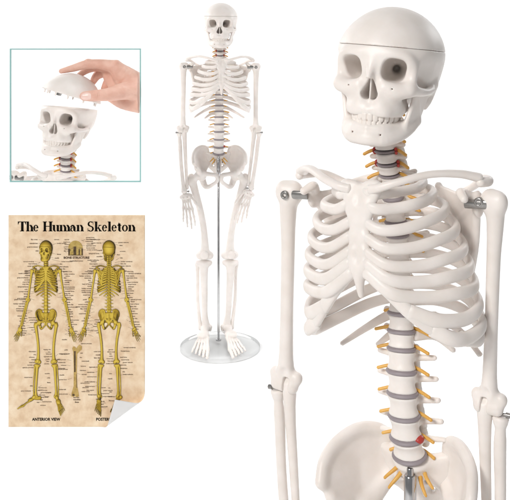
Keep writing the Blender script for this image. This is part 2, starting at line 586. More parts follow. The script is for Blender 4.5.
    d = np.minimum(d, f.tri(hub, asis, (68, -40, -500), 3))
    d = blur(d, 8 if q <= 1 else 2) - 0.7
    d = sm(d, f.chain([p+(3.9,) for p in rim[::3]], 4), 9)
    d = sm(d, f.cap(si, A, 7, 10), 8)
    d = sm(d, f.cap((67, -42, -494), A, 4.5, 9), 8)
    d = sm(d, f.ell(A, (18, 17, 18)), 7)
    d = ss(d, f.ell((64, -8, -524), (13, 12.5, 13)), 2)
    d = sm(d, f.chain([(44, -16, -515, 8), (26, -34, -514, 6), (7, -43, -518, 6.5), (6, -42, -530, 5.5), (18, -28, -545, 5.2), (34, -8, -556, 7), (40, 6, -554, 8.5), (48, 8, -535, 10)], 5), 6)
    B['hip', 1] = f.mesh(d, 'hip_bone', bone)
    B['hip', -1] = mirror(B['hip', 1])
    # --- sternum
    f = F((-26, -96, -284), (26, -46, -160), 1.0*q, sym=True)
    d = f.tri((0, -60, -172), (18, -62, -172), (10, -68, -196), 3.8)
    d = sm(d, f.tri((0, -60, -172), (0, -68, -198), (10, -68, -196), 3.8), 4)
    d = sm(d, f.tri((0, -68, -194), (5.2, -68, -194), (5.8, -77, -246), 3.5), 4)
    d = sm(d, f.tri((0, -68, -194), (0, -79, -254), (5.8, -77, -246), 3.5), 4)
    d = sm(d, f.cap((14, -61, -172), (14, -63, -180), 4.5), 4)
    for zz, yy in ((-188, -66), (-205, -70), (-218, -73), (-231, -76), (-241, -78)):
        d = sm(d, f.cap((6, yy, zz), (8.6, yy, zz), 3.8, 3.8), 5)
    d = ss(d, f.cap((0, -66, -166), (0, -58, -166), 5), 3)
    d = sm(d, f.chain([(0, -78, -248, 6), (0, -79, -262, 4.2), (0.5, -78, -273, 2.4)], 4), 5)
    d = blur(d, 4 if q <= 1 else 1) - 0.3
    B['sternum'] = f.mesh(d, 'sternum', bone)
    # --- ribs
    zT = [(a+b)/2 for a, b in zip(DISCS[5:17], DISCS[6:18])]
    Wd = [43, 53, 65, 74, 80, 84, 86.5, 88.5, 89.5, 86]
    lat = [184, 195, 209, 227, 245, 262, 279, 298, 315, 326]
    ant = [177, 188, 205, 218, 231, 241, 250]
    for i in range(12):
        zp = -zT[i] + 3
        y0 = spine_y(zT[i])
        hgt = 5.6
        if i < 10:
            w = Wd[i]; zl = -lat[i]
            bk = 20 + 13*min(1, i/4)
            yf = -58 - 2.9*i if i < 7 else -76
            pts = [(8, y0+5, zp), (0.28*w+3, y0*0.4+bk-6, zp + (zl-zp)*0.2), (0.62*w, bk-3, zp + (zl-zp)*0.55),
                   (0.88*w, 8, zp + (zl-zp)*0.9), (w, -20, zl)]
            if i < 7:
                zf = -ant[i]; yf = (-62, -66, -70, -73, -76, -78, -79)[i]
                sag = (2, 4, 7, 8.5, 9, 9.5, 10)[i]
                frontx = 0.98
                pts += [(0.91*w, -44 if i else -34, zl + (zf-zl)*0.18 - sag*0.35),
                        (0.66*w, -62 if i > 1 else -48 - 9*i, zl + (zf-zl)*0.4 - sag*0.9),
                        (0.38*w, yf-2, zl + (zf-zl)*0.68 - sag*0.9), (7, yf, zf)]
            else:
                end = {7: (44, -75, -286), 8: (60, -65, -304), 9: (78, -46, -317)}[i]
                if i == 9:
                    pts += [(0.95*w, -34, -322), end]
                else:
                    pts += [(0.93*w, -42, zl - 3), (0.5*(0.93*w+end[0])+3, 0.5*(-42+end[1])-5, 0.5*(zl-3+end[2])-3), end]
            hf = lambda t, i=i: ((5.0 if i else 4.4) + 0 + 0.5*math.sin(PI*t) + (2.2*t*t if i > 6 else 0.9*t if i > 4 else 0.2*t), 3.7 + 0.6*t)
        elif i == 10:
            pts = [(8, y0+5, zp), (27, 27, zp-4), (53, 22, zp-17), (75, 4, -350)]
            hf = lambda t: (5.2*(1-0.55*t*t), 2.8)
        else:
            pts = [(8, y0+5, zp), (23, 22, zp-4), (42, 20, -354)]
            hf = lambda t: (4.8*(1-0.5*t*t), 2.7)
        me = sweep('rib', catmull(pts, 7 if q <= 1 else 4), hf, bone, seg=16 if q <= 1 else 8, p=2.15)
        B['rib', i, 1] = me; B['rib', i, -1] = mirror(me)
    pts = [(6, -78, -246), (16, -79, -257), (30, -78, -270), (46, -74, -288), (62, -64, -305), (76, -49, -317), (85, -34, -320)]
    me = sweep('costal_cartilage', catmull(pts, 6), lambda t: (5.4 + 1.0*math.sin(PI*t), 3.8), bone, seg=14 if q <= 1 else 8)
    B['costal', 1] = me; B['costal', -1] = mirror(me)
    # --- collar bone
    pts = [(11, -64, -176), (22, -66, -173), (40, -60, -168), (62, -42, -164), (82, -20, -167), (96, -5, -173)]
    me = sweep('collar_bone', catmull(pts, 7), lambda t: (5.2 - 1.6*math.sin(PI*t) - 0.6*t, 5.4 - 1.5*math.sin(PI*t) + 1.5*t), bone, seg=14)
    B['clavicle', 1] = me; B['clavicle', -1] = mirror(me)
    # --- shoulder blade
    f = F((24, -28, -304), (112, 62, -160), 1.2*q)
    gl = (88, 4, -198); inf = (60, 42, -288); sup_ = (36, 40, -192)
    mid = (58, 33, -225)
    d = f.tri(gl, inf, mid, 1.7)
    d = sm(d, f.tri(inf, sup_, mid, 1.7), 4)
    d = sm(d, f.tri(sup_, gl, mid, 1.7), 4)
    d = sm(d, f.chain([gl+(4.5,), (79, 20, -240, 3.4), inf+(4,)], 4), 4)
    d = sm(d, f.chain([inf+(4,), (42, 46, -240, 2.6), sup_+(3,)], 4), 4)
    d = sm(d, f.chain([(40, 46, -206, 2.6), (68, 42, -194, 3.6), (90, 22, -180, 4.6), (101, 4, -178, 5), (98, -8, -177, 4.5)], 4), 4)
    d = sm(d, f.ell((90, 3, -200), (5, 9, 13)), 4)
    d = sm(d, f.chain([(84, -2, -192, 5), (80, -14, -186, 4.6), (86, -22, -190, 4)], 4), 4)
    B['scapula', 1] = f.mesh(d, 'shoulder_blade', bone)
    B['scapula', -1] = mirror(B['scapula', 1])
    # --- upper arm (hangs along -z from 0)
    f = F((-24, -24, -212), (24, 24, 18), 1.1*q)
    d = f.chain([(0, 0, -4, 10.5), (0.5, 0, -22, 8.8), (0, 0, -50, 7.4), (0, 0, -110, 6.9), (0, 0, -160, 7.6), (0, 0, -176, 9)], 8)
    d = sm(d, f.ell((-4, 0, 0), (12.5, 11, 11.5)), 6)
    d = sm(d, f.ell((6, -3, 1), (7, 8, 9)), 6)
    d = sm(d, f.cap((-13, 1, -184), (13, 1, -184), 6.5, 6.5), 5)
    d = sm(d, f.cap((-9, -2, -192), (10, -2, -192), 7.2, 6.6), 4)
    d = ss(d, f.box((-3.5, 0, -194), (3.4, 18, 11), 1.5), 1.5)
    d = ss(d, f.ell((-2, -10, -178), (6, 5, 6)), 3)
    B['humerus', 1] = f.mesh(d, 'upper_arm_bone', bone); B['humerus', -1] = mirror(B['humerus', 1])
    # --- forearm
    f = F((-16, -16, -186), (16, 16, 12), 1.1*q)
    d = f.chain([(0, 0, 0, 8), (0, 0, -10, 5.2), (0, 0, -22, 6), (2, 0, -80, 5.4), (1, 0, -150, 5.8), (0, 0, -168, 9)], 5)
    d = smax(d, f.Z - 3, 2)
    B['radius', 1] = f.mesh(d, 'radius_bone', bone); B['radius', -1] = mirror(B['radius', 1])
    f = F((-16, -16, -186), (16, 18, 22), 1.1*q)
    d = f.chain([(0, 3, 12, 6.5), (0, 2, -2, 8), (0, 0, -24, 6.4), (0, 0, -90, 5.0), (0, 0, -150, 4.4), (0, 0, -170, 5.6)], 5)
    d = ss(d, f.ell((0, -8, 9), (9, 7, 7)), 3)
    B['ulna', 1] = f.mesh(d, 'ulna_bone', bone); B['ulna', -1] = mirror(B['ulna', 1])
    # --- hand: wrist at 0, fingers down -z; thumb towards -x for side 1
    f = F((-28, -16, -56), (28, 16, 6), 0.9*q)
    d = f.ell((0, 0, -9), (15, 7, 9))
    tips = []
    for k, (x0, x1, l) in enumerate(((-7, -10.6, 46), (-2.2, -3.6, 47), (2.8, 3.4, 44), (7.4, 9.8, 40))):
        d = sm(d, f.chain([(x0, 0, -16, 3.2), ((x0+x1)/2, -1, -(16+l)/2, 2.1), (x1, 0, -l, 3.2)], 2), 1.6)
        tips.append((x1, l, (x1-x0)/(l-16)))
    d = ss(d, f.cap((-4, -9, -7), (-4, -5, -12), 1.2), 1)
    d = ss(d, f.cap((4, -9, -6), (5, -5, -12), 1.2), 1)
    B['palm', 1] = f.mesh(d, 'palm', bone); B['palm', -1] = mirror(B['palm', 1])
    for k in range(4):
        x1, l, sl = tips[k]
        fl = (48, 54, 50, 38)[k]
        f = F((x1-14, -22, -l-fl-6), (x1+14, 8, -l+5), 0.8*q)
        a = (x1, 0, -l-2, 2.9); b = (x1+sl*fl*0.45*0.6, -2, -l-fl*0.45, 2.6); c = (x1+sl*fl*0.6*0.8, -6, -l-fl*0.75, 2.2); e = (x1+sl*fl*0.5, -9, -l-fl*0.98, 1.7)
        d = None
        for p, s2 in ((a, b), (b, c), (c, e)):
            m = tuple((p[i]+s2[i])/2 for i in range(3))
            g = sm(f.cap(p, m, p[3], p[3]*0.62), f.cap(m, s2, p[3]*0.62, s2[3]), 1)
            d = g if d is None else sm(d, g, 0.8)
        B['finger', k, 1] = f.mesh(d, 'finger', bone); B['finger', k, -1] = mirror(B['finger', k, 1])
    f = F((-38, -24, -60), (-4, 8, -4), 0.8*q)
    d = f.chain([(-11, -2, -12, 3.4), (-16, -5, -22, 2.2), (-20, -8, -32, 3.0), (-23, -11, -40, 2.0), (-25, -13, -45, 2.6), (-27, -15, -54, 1.8)], 1.2)
    B['finger', 4, 1] = f.mesh(d, 'finger', bone); B['finger', 4, -1] = mirror(B['finger', 4, 1])
    # --- legs
    f = F((14, -32, -784), (100, 26, -500), 1.5*q)
    d = f.ell((58, -9, -522), (13, 13, 13))
    d = sm(d, f.cap((60, -8, -524), (76, -3, -536), 8, 10), 5)
    d = sm(d, f.cap((78, 2, -526), (79, 0, -540), 8.5, 9), 5)
    d = sm(d, f.chain([(74, -2, -545, 11), (66, -5, -575, 9.8), (52, -10, -630, 8.8), (42, -10, -690, 8.6), (39, -7, -735, 10.5), (39, -5, -752, 13)], 10), 8)
    d = sm(d, f.cap((28, -3, -762), (50, -3, -762), 12.5, 12), 6)
    d = ss(d, f.ell((39, 4, -776), (5, 12, 10)), 3)
    d = ss(d, f.ell((39, -20, -766), (5, 6, 12)), 4)
    B['femur', 1] = f.mesh(d, 'thigh_bone', bone); B['femur', -1] = mirror(B['femur', 1])
    f = F((24, -30, -776), (56, -6, -740), 1.2*q)
    B['patella', 1] = f.mesh(f.ell((39.5, -18, -757), (10, 5.5, 12.5)), 'knee_cap', bone); B['patella', -1] = mirror(B['patella', 1])
    f = F((10, -28, -1000), (64, 26, -770), 1.4*q)
    d = f.cap((28, -2, -784), (50, -2, -784), 9.5, 9.5)
    d = smax(d, f.Z + 777.5, 3)
    d = sm(d, f.chain([(39, -4, -788, 12), (39, -7, -815, 9.5), (37, -6, -870, 7.8), (35, -3, -940, 6.8), (33, 0, -964, 9), (32, 0, -976, 11)], 9), 7)
    d = sm(d, f.cap((22, -2, -976), (22, -2, -986), 5.5, 4), 4)
    B['tibia', 1] = f.mesh(d, 'shin_bone', bone); B['tibia', -1] = mirror(B['tibia', 1])
    f = F((34, -8, -1000), (66, 24, -782), 1.3*q)
    d = f.chain([(55, 9, -793, 6), (54, 10, -815, 4.4), (53, 9, -900, 4.0), (47, 5, -965, 4.4), (45, 3, -982, 6)], 5)
    B['fibula', 1] = f.mesh(d, 'calf_bone', bone); B['fibula', -1] = mirror(B['fibula', 1])
    # --- foot
    f = F((8, -92, -1016), (72, 40, -968), 1.1*q)
    d = f.chain([(36, 26, -1002, 10), (35, 8, -997, 9.5), (34, -6, -990, 9)], 6)
    d = sm(d, f.ell((33, -3, -985), (11, 14, 8)), 5)
    d = sm(d, f.ell((36, -26, -994), (15, 17, 9)), 6)
    d = ss(d, f.cap((26, -20, -982), (48, -16, -984), 1.4), 1.5)
    d = ss(d, f.cap((24, -37, -985), (52, -33, -988), 1.2), 1.5)
    ends = []
    for k in range(5):
        a = (25+5.2*k, -36+1.5*k, -997-1.2*k, 4.6-0.3*k); b = (21+8.2*k, -80+4*k, -1008, 4.8-0.45*k)
        m = tuple((a[i]+b[i])/2 for i in range(3))
        g = sm(f.cap(a, (m[0], m[1], m[2]+3), a[3], 2.7), f.cap((m[0], m[1], m[2]+3), b, 2.7, b[3]), 2)
        d = sm(d, g, 1.8)
        ends.append(b)
    d = smax(d, -1013.6 - f.Z, 1.5)
    B['foot', 1] = f.mesh(d, 'foot', bone); B['foot', -1] = mirror(B['foot', 1])
    for k in range(5):
        b = ends[k]; L = (34, 30, 27, 24, 20)[k]
        f = F((b[0]-10, b[1]-L-8, -1018), (b[0]+12, b[1]+2, -998), 0.9*q)
        d = None; p = (b[0], b[1]-4, -1008, b[3]*0.95)
        for t, z in ((0.5, -1007), (0.75, -1008), (1.0, -1010)):
            s2 = (b[0]+1.2*t*(k-1)*0.8, b[1]-L*t, z, b[3]*(1-0.22*t))
            m = tuple((p[i]+s2[i])/2 for i in range(3))
            g = sm(f.cap(p, m, p[3], p[3]*0.66), f.cap(m, s2, p[3]*0.66, s2[3]), 1)
            d = g if d is None else sm(d, g, 0.8)
            p = s2
        B['toe', k, 1] = f.mesh(d, 'toe', bone); B['toe', k, -1] = mirror(B['toe', k, 1])
    # --- metal fittings
    B['bracket'] = lathe('shoulder_bracket', [(4.0, -17), (4.4, -16.4), (4.4, 16.4), (4.0, 17)], M['steel'], 1, 0.42, seg=20)
    f = F((-8, -8, -6), (8, 8, 6), 0.6*q)
    d = smax(np.sqrt(f.X**2 + f.Y**2) - 5.6, np.abs(f.Z) - 3.2, 1.6)
    d = ss(d, f.cap((0, 0, 2.4), (0, 0, 6), 2.6), 0.6)
    B['screw'] = f.mesh(d, 'screw', M['steel'])
    B['pin'] = lathe('elbow_pin', [(2.0, -11), (2.6, -10.4), (2.6, -6), (1.6, -5.6), (1.6, 5.6), (2.6, 6), (2.6, 10.4), (2.0, 11)], M['steel'], seg=14)
    return B


def along(p0, p1, twist=0.0):
    p0 = Vector(p0); p1 = Vector(p1)
    q_ = Vector((0, 0, -1)).rotation_difference((p1-p0).normalized())
    return Matrix.Translation(p0) @ q_.to_matrix().to_4x4() @ Matrix.Rotation(twist, 4, 'Z')


T = Matrix.Translation


def skeleton_parts(B, pose, which='full'):
    """list of (key, name, mesh, matrix, parent key)"""
    out = []
    def add(key, name, me, mat=Matrix(), par=None): out.append((key, name, me, mat, par))
    hm = T(pose.get('head_at', (0, -4, -67))) @ Matrix.Rotation(pose.get('head_roll', 0), 4, 'Y') @ Matrix.Rotation(pose.get('head_yaw', 0), 4, 'Z') @ Matrix.Rotation(pose.get('head_pitch', 0), 4, 'X')
    add('skull', 'skull', B['skull_lower'], hm)
    if pose.get('cap', True): add('cap', 'skull_cap', B['skull_cap'], hm, 'skull')
    add('jaw', 'jaw', B['jaw'], hm, 'skull'); add('teeth', 'teeth', B['teeth'], hm, 'skull')
    prev = 100.0
    for i, zc in enumerate(DISCS):
        lo_, hi_ = prev, zc
        mid = (lo_+hi_)/2; hgt = hi_-lo_
        kind = 'cervical' if i < 6 else 'thoracic' if i < 18 else 'lumbar'
        if which == 'bust' and i > 8: break
        hh = {'cervical': 4.8, 'thoracic': 6.0, 'lumbar': 8.6}[kind]
        base = {'cervical': 10.0, 'thoracic': 13.0, 'lumbar': 16.2}[kind]
        want = 11.2+i*0.12 if i < 6 else 10.6 + (i-6)*0.37 if i < 18 else 15.6 + (i-18)*0.5
        sc = want/base
        y = spine_y(mid)
        tilt = math.atan2(spine_y(hi_+4)-spine_y(lo_-4), hgt+8)
        if i == 22: tilt += R(4)
        vm = T((0, y, -mid)) @ Matrix.Rotation(tilt, 4, 'X') @ Matrix.Diagonal((sc, sc, (hgt-3.2)/2/hh, 1))
        add(('v', i), 'vertebra', B['v_'+kind], vm)
        yd = spine_y(zc)
        t2 = math.atan2(spine_y(zc+8)-spine_y(zc-8), 16) + (R(8) if i == 22 else 0)
        ry = {'cervical': 0.8, 'thoracic': 0.81, 'lumbar': 0.772}[kind]*want
        dsc = 1.0 if i < 18 else 1.15
        if i < 6: dsc = 0.45
        dm = T((0, yd, -zc)) @ Matrix.Rotation(t2, 4, 'X') @ Matrix.Diagonal((want*(1.0 if i > 5 else 0.95), ry*(1.0 if i > 5 else 0.95), dsc, 1))
        add(('d', i), 'disc', B['disc'], dm, ('v', i))
        for s in (1, -1):
            nm = T((0, yd + (0 if i != 22 else 3), -zc + (1 if i > 17 else 0)))
            if i >= 17: nm = nm @ Matrix.Diagonal((0.92 if i < 22 else 0.8, 1, 1, 1))
            if i < 5: add(('art', i, s), 'artery', B['artery', s], nm, ('v', i))
            add(('n', i, s), 'nerve', B['n_'+('lumbar' if i >= 16 else kind), s], nm, ('v', i))
        prev = zc
    for s in (1, -1):
        for i in range(12):
            if which == 'bust' and i > 2: break
            add(('rib', i, s), 'rib', B['rib', i, s], pose.get('ribs', Matrix()))
        add(('cla', s), 'collar_bone', B['clavicle', s])
        add(('sca', s), 'shoulder_blade', B['scapula', s])
        sh = Vector(pose.get('shoulder', {}).get(s, (s*109, -2, -196))); el = Vector(pose['elbow'][0 if s < 0 else 1]); wr = Vector(pose['wrist'][0 if s < 0 else 1])
        k = (el-sh).length/195
        tk = pose.get('arm', {}).get(s, 1.0)
        hmx = along(sh, el) @ Matrix.Diagonal((tk, tk, k, 1))
        add(('hum', s), 'upper_arm_bone', B['humerus', s], hmx)
        bm_ = T(sh + Vector((-s*10.5, -8.5, -1))) @ Matrix.Rotation(PI/2, 4, 'Y')
        add(('brk', s), 'shoulder_bracket', B['bracket'], bm_)
        add(('scr', s), 'screw', B['screw'], T(sh + Vector(pose.get('screw', {}).get(s, (-s*2, -11.5, -1)))) @ Matrix.Scale(0.85, 4) @ Matrix.Rotation(R(90), 4, 'X'), ('brk', s))
        if which == 'bust': continue
        rd = Vector((s*11, 1, -8)); ud = Vector((-s*4, 0, 4))
        radm = along(el+rd, wr+Vector((s*4, -3, 0))); ulm = along(el+ud, wr+Vector((-s*5, 3, 0)))
        k = (wr-el).length/178
        add(('rad', s), 'radius_bone', B['radius', s], radm @ Matrix.Diagonal((1, 1, k, 1)))
        add(('uln', s), 'ulna_bone', B['ulna', s], ulm @ Matrix.Diagonal((1, 1, k, 1)))
        add(('pin', s), 'elbow_pin', B['pin'], T(el+rd+Vector((0, -1, 5.0))) @ Matrix.Rotation(PI/2, 4, 'Y'), ('rad', s))
        hmx = along(wr + (wr-el).normalized()*4, wr + (wr-el).normalized()*10 + Vector((pose['hand'][0 if s < 0 else 1], -1.5, 0)), R(-10)*s*-1) @ Matrix.Diagonal((1.32, 1.6, 1.06, 1))
        add(('palm', s), 'palm', B['palm', s], hmx)
        for kf in range(5):
            add(('fin', kf, s), 'finger', B['finger', kf, s], hmx, ('palm', s))
        add(('wpin', s), 'wrist_pin', B['pin'], T(wr+Vector((0, -5, 2))) @ Matrix.Rotation(PI/2, 4, 'Y'), ('palm', s))
    if which == 'bust':
        add('sternum', 'sternum', B['sternum'])
        return out
    add('bulge', 'bulging_disc', B['bulge'], Matrix(), ('v', 21))
    add('sternum', 'sternum', B['sternum'])
    pm = pose.get('pelvis', Matrix())
    add('sacrum', 'sacrum', B['sacrum'])
    for s in (1, -1):
        add(('sn', s), 'nerve', B['n_sacral', s], Matrix(), 'sacrum'); add(('sn2', s), 'nerve', B['n_sacral2', s], Matrix(), 'sacrum')
        add(('cos', s), 'costal_cartilage', B['costal', s], pose.get('ribs', Matrix()))
        add(('hip', s), 'hip_bone', B['hip', s], pm)
        lm = pm @ pose.get('leg', {}).get(s, Matrix())
        lm0 = lm
        def thick(m, x, y, a=1.16): return lm0 @ T((s*x, y, 0)) @ Matrix.Diagonal((a, a, 1, 1)) @ T((-s*x, -y, 0))
        add(('fem', s), 'thigh_bone', B['femur', s], thick(lm, 50, -6, 1.12))
        add(('pat', s), 'knee_cap', B['patella', s], thick(lm, 40, -3, 1.2))
        add(('tib', s), 'shin_bone', B['tibia', s], thick(lm, 36, -3, 1.22))
        add(('fib', s), 'calf_bone', B['fibula', s], thick(lm, 38, 2, 1.22))
        fm = pose.get('foot', {}).get(s, Matrix()) @ T((s*34, 0, -1014)) @ Matrix.Rotation(s*R(7), 4, 'Z') @ Matrix.Diagonal((1.25, 1.42, 1.25, 1)) @ T((-s*34, 0, 1014))
        add(('foot', s), 'foot', B['foot', s], lm @ fm)
        for kf in range(5): add(('toe', kf, s), 'toe', B['toe', kf, s], lm @ fm, ('foot', s))
    return out


def new_obj(name, me, parent=None):
    o = bpy.data.objects.new(name, me); COL.objects.link(o)
    if parent: o.parent = parent
    return o


def empty(name, label, cat, mw):
    o = bpy.data.objects.new(name, None); COL.objects.link(o)
    o.empty_display_size = 0.05
    o.matrix_world = mw
    o['label'] = label; o['category'] = cat
    return o


FLOOR = 1026.0


def instantiate(parts, root):
    """parts as children of root; model space z=-FLOOR sits at the root's origin"""
    up = T((0, 0, FLOOR)); world = {}; objs = {}
    for key, name, me, mat, par in parts:
        o = new_obj(name, me)
        m = up @ mat
        world[key] = m
        if par is None:
            o.parent = root; o.matrix_parent_inverse = Matrix(); o.matrix_basis = m
        else:
            o.parent = objs[par]; o.matrix_parent_inverse = Matrix(); o.matrix_basis = world[par].inverted() @ m
        objs[key] = o
    return objs


B = build_meshes(1.0)

# ================================================================== near skeleton
def root_matrix(px, py, zc, Y, sc, yaw_app, roll):
    """model point (0,0,-zc) lands on photo point; yaw as seen along the line of sight"""
    yaw = yaw_app + math.atan((px-255)/FPX)
    rot = Matrix.Rotation(-roll, 4, 'Y') @ Matrix.Rotation(-yaw, 4, 'Z')
    S = Matrix.Scale(sc, 4)
    p = W(px, py, Y)
    return T(p) @ rot @ S @ T((0, 0, -(FLOOR - zc)))


big_pose = dict(shoulder={-1: (-116, -2, -196), 1: (109, -2, -196)}, screw={1: (-13, -8, 1)}, arm={1: 0.9}, elbow=((-142, 4, -410), (85, 4, -397)), wrist=((-140, -8, -586), (80, -8, -570)), hand=(0, 0),
                head_at=(10.5, 0.5, -68), head_roll=R(7), head_yaw=R(6), head_pitch=R(-5.5), ribs=T((0, 0, -250)) @ Matrix.Rotation(R(-3.2), 4, 'Y') @ T((0, 0, 250)))
big = empty('skeleton_model', 'large close-up skeleton model turned to the left, its legs cropped off below the pelvis', 'skeleton',
            root_matrix(397.5, 300, 300, YB, U, R(24), R(4.2)))
instantiate(skeleton_parts(B, big_pose), big)

# ================================================================== full length skeleton
small_pose = dict(elbow=((-108, 4, -392), (111, 4, -392)), wrist=((-98, -10, -570), (94, -10, -562)), hand=(0.5, -1.8), head_yaw=R(-7), head_roll=R(0))
small = empty('skeleton_model', 'small full-length skeleton model standing barefoot on a round clear base', 'skeleton',
              root_matrix(218.7, 153, 456, YS, U, R(-4), R(-0.8)))
instantiate(skeleton_parts(B, small_pose), small)
for o in (big, small): o['group'] = 'skeleton models on stands'


# ------------------------------------------------------------------ stands
def stand(label, x, yd, top, Y_, base_c):
    r = empty('display_stand', label, 'stand', T((x, Y_, 0)) @ Matrix.Scale(U, 4))
    base = lathe('base', [(116, 0.6), (118, 1.6), (118.5, 6), (118, 10.4), (116.5, 12), (60, 12.2), (8, 12.2)], M['acrylic'], seg=96)
    o = new_obj('base', base, r); o.location = base_c
    p = lathe('pole', [(3.4, 12.3), (3.4, FLOOR-top+6), (2.6, FLOOR-top+7)], M['chrome'], seg=24)
    new_obj('pole', p, r)
    sl = lathe('sleeve', [(5.4, FLOOR-top-64), (6.2, FLOOR-top-63), (6.2, FLOOR-top-1.2), (5.2, FLOOR-top), (3.6, FLOOR-top+0.2)], M['chrome'], seg=28)
    new_obj('sleeve', sl, r)
    nut = lathe('collar', [(5, 12.3), (8, 12.4), (8, 17), (5, 18)], M['chrome'], seg=24)
    new_obj('collar', nut, r)
    return r


ps_ = W(218.7, 153, YS)
stand('round clear base with slim chrome pole under the small full-length skeleton', ps_.x, 0, 470, YS - 14*U, (6, -34, 0))
pb_ = W(408.5, 470, YB)
stand('thick chrome pole top between the hip bones of the large close-up skeleton', pb_.x, 0, 470, YB - 10*U, (0, -30, 0))

# ================================================================== framed bust
SB = 0.505 * YI / FPX
bust_parts = skeleton_parts(B, dict(elbow=((-112, 4, -390), (112, 4, -390)), wrist=((-98, -10, -570), (94, -10, -562)), hand=(0, 0), cap=False,
                                    head_roll=R(-0.5), head_yaw=R(-5), head_pitch=R(-4), head_at=(0, -4, -69)), 'bust')
BD = 26*YI/FPX
SB *= 1 + 26/FPX
bm_root = root_matrix(67, 147, 127, YI + BD, SB, R(22), R(-4.5))
bust = empty('skeleton_bust', 'skeleton model bust with its skull open at the top inside the teal frame', 'skeleton', bm_root)
FX0, FX1, FY0, FY1 = 10.0, 141.0, 48.5, 182.0
zcut = W(0, FY1 - 0.8, YI).z
xl = W(FX0 + 0.8, 0, YI).x; xr = W(FX1 - 0.8, 0, YI).x


def clip_mesh(me, mw, planes):
    m = me.copy()
    bm = bmesh.new(); bm.from_mesh(m)
    inv = mw.inverted()
    for co, no in planes:
        c = inv @ Vector(co)
        n = (mw.to_3x3().transposed() @ Vector(no)).normalized()
        geom = bm.verts[:] + bm.edges[:] + bm.faces[:]
        res = bmesh.ops.bisect_plane(bm, geom=geom, plane_co=c, plane_no=n, clear_outer=True)
        ed = [e for e in res['geom_cut'] if isinstance(e, bmesh.types.BMEdge)]
        if ed:
            try: bmesh.ops.holes_fill(bm, edges=ed, sides=0)
            except Exception: pass
    # keep the largest connected piece only
    seen = set(); best = []
    for v in bm.verts:
        if v in seen: continue
        st = [v]; seen.add(v); comp = [v]
        while st:
            a = st.pop()
            for e in a.link_edges:
                b = e.other_vert(a)
                if b not in seen: seen.add(b); st.append(b); comp.append(b)
        if len(comp) > len(best): best = comp
    bs = set(best)
    bmesh.ops.delete(bm, geom=[v for v in bm.verts if v not in bs], context='VERTS')
    n = len(bm.faces)
    bm.to_mesh(m); bm.free()
    return m if n > 0 else None


xl2 = W(FX0 + 0.8, 0, YI + BD + 8*YI/FPX).x     # the far shoulder ends a little further out, behind the frame
sl = (H - zcut)/YI       # the bust is sawn off on a slight slant
planes = [((0, YI, zcut), (0, -sl, -1)), ((xl2, 0, 0), (-1, 0, 0)), ((xr, 0, 0), (1, 0, 0))]
kept = []; gone = set()
for key, name, me, mat, par in bust_parts:
    if par in gone: gone.add(key); continue
    mw = bm_root @ T((0, 0, FLOOR)) @ mat
    n = len(me.vertices); co = np.empty(n*3, dtype=np.float32); me.vertices.foreach_get('co', co)
    co = co.reshape(-1, 3) @ np.array(mw.to_3x3()).T + np.array(mw.translation)
    if (co[:, 2] + (co[:, 1]-YI)*sl).max() < zcut + 0.002 or co[:, 0].max() < xl2 + 0.002:
        gone.add(key); continue
    if (co[:, 2] + (co[:, 1]-YI)*sl).min() < zcut or co[:, 0].min() < xl2 or co[:, 0].max() > xr:
        me = clip_mesh(me, mw, planes)
        if me is None: gone.add(key); continue
    kept.append((key, name, me, mat, par))
instantiate(kept, bust)

# teal frame: a thin square frame with a white back board
fr = empty('picture_frame', 'thin square teal frame around the skull bust and hand', 'frame', T(W((FX0+FX1)/2, FY1, YI)))
k = YI/FPX
fw, fh = (FX1-FX0)*k, (FY1-FY0)*k


def bars_mesh(name, w, h, t, dpt, mat):
    bm = bmesh.new()
    o = [(-w/2, 0), (w/2, 0), (w/2, h), (-w/2, h)]; i = [(-w/2+t, t), (w/2-t, t), (w/2-t, h-t), (-w/2+t, h-t)]
    vs = []
    for y in (-dpt/2, dpt/2):
        vs.append(([bm.verts.new((x, y, z)) for x, z in o], [bm.verts.new((x, y, z)) for x, z in i]))
    for a in range(4):
        b = (a+1) % 4
        bm.faces.new((vs[0][0][a], vs[0][0][b], vs[0][1][b], vs[0][1][a]))
        bm.faces.new((vs[1][0][a], vs[1][1][a], vs[1][1][b], vs[1][0][b]))
        bm.faces.new((vs[0][0][a], vs[1][0][a], vs[1][0][b], vs[0][0][b]))
        bm.faces.new((vs[0][1][a], vs[0][1][b], vs[1][1][b], vs[1][1][a]))
    bmesh.ops.recalc_face_normals(bm, faces=bm.faces)
    me = bpy.data.meshes.new(name); bm.to_mesh(me); bm.free(); me.materials.append(mat)
    return me


new_obj('frame_border', bars_mesh('frame_border', fw, fh, 1.15*k, 0.006, M['teal']), fr)

# ------------------------------------------------------------------ loose skull cap held in the hand
capc = W(72.4, 94.6, YI)
yawc = R(30) + math.atan((72.5-255)/FPX)
cm = T(capc) @ Matrix.Rotation(R(15.5), 4, 'Y') @ Matrix.Rotation(R(-6), 4, 'X') @ Matrix.Rotation(-yawc, 4, 'Z') @ Matrix.Scale(SB*1.07, 4)
cap = empty('skull_cap', 'white skull cap lifted off the open skull by the hand', 'skull cap', cm @ T((0, 4, 0)))
o = new_obj('cap_shell', B['loose_cap'], cap); o.location = (0, -8, -SEAM-3)
mg = lathe('magnet', [(2, -7), (4.6, -6.6), (5, -3), (5, 5)], M['steel'], seg=20)
o = new_obj('magnet', mg, cap); o.location = (-8, -38, 0)

# ------------------------------------------------------------------ the hand (zoomed pixels /4.857, depth in the same unit)
def hp(zx, zy, dy, r):
    return (zx/4.857 + 40, dy/4.857, -(zy/4.857 + 50), r/4.857)


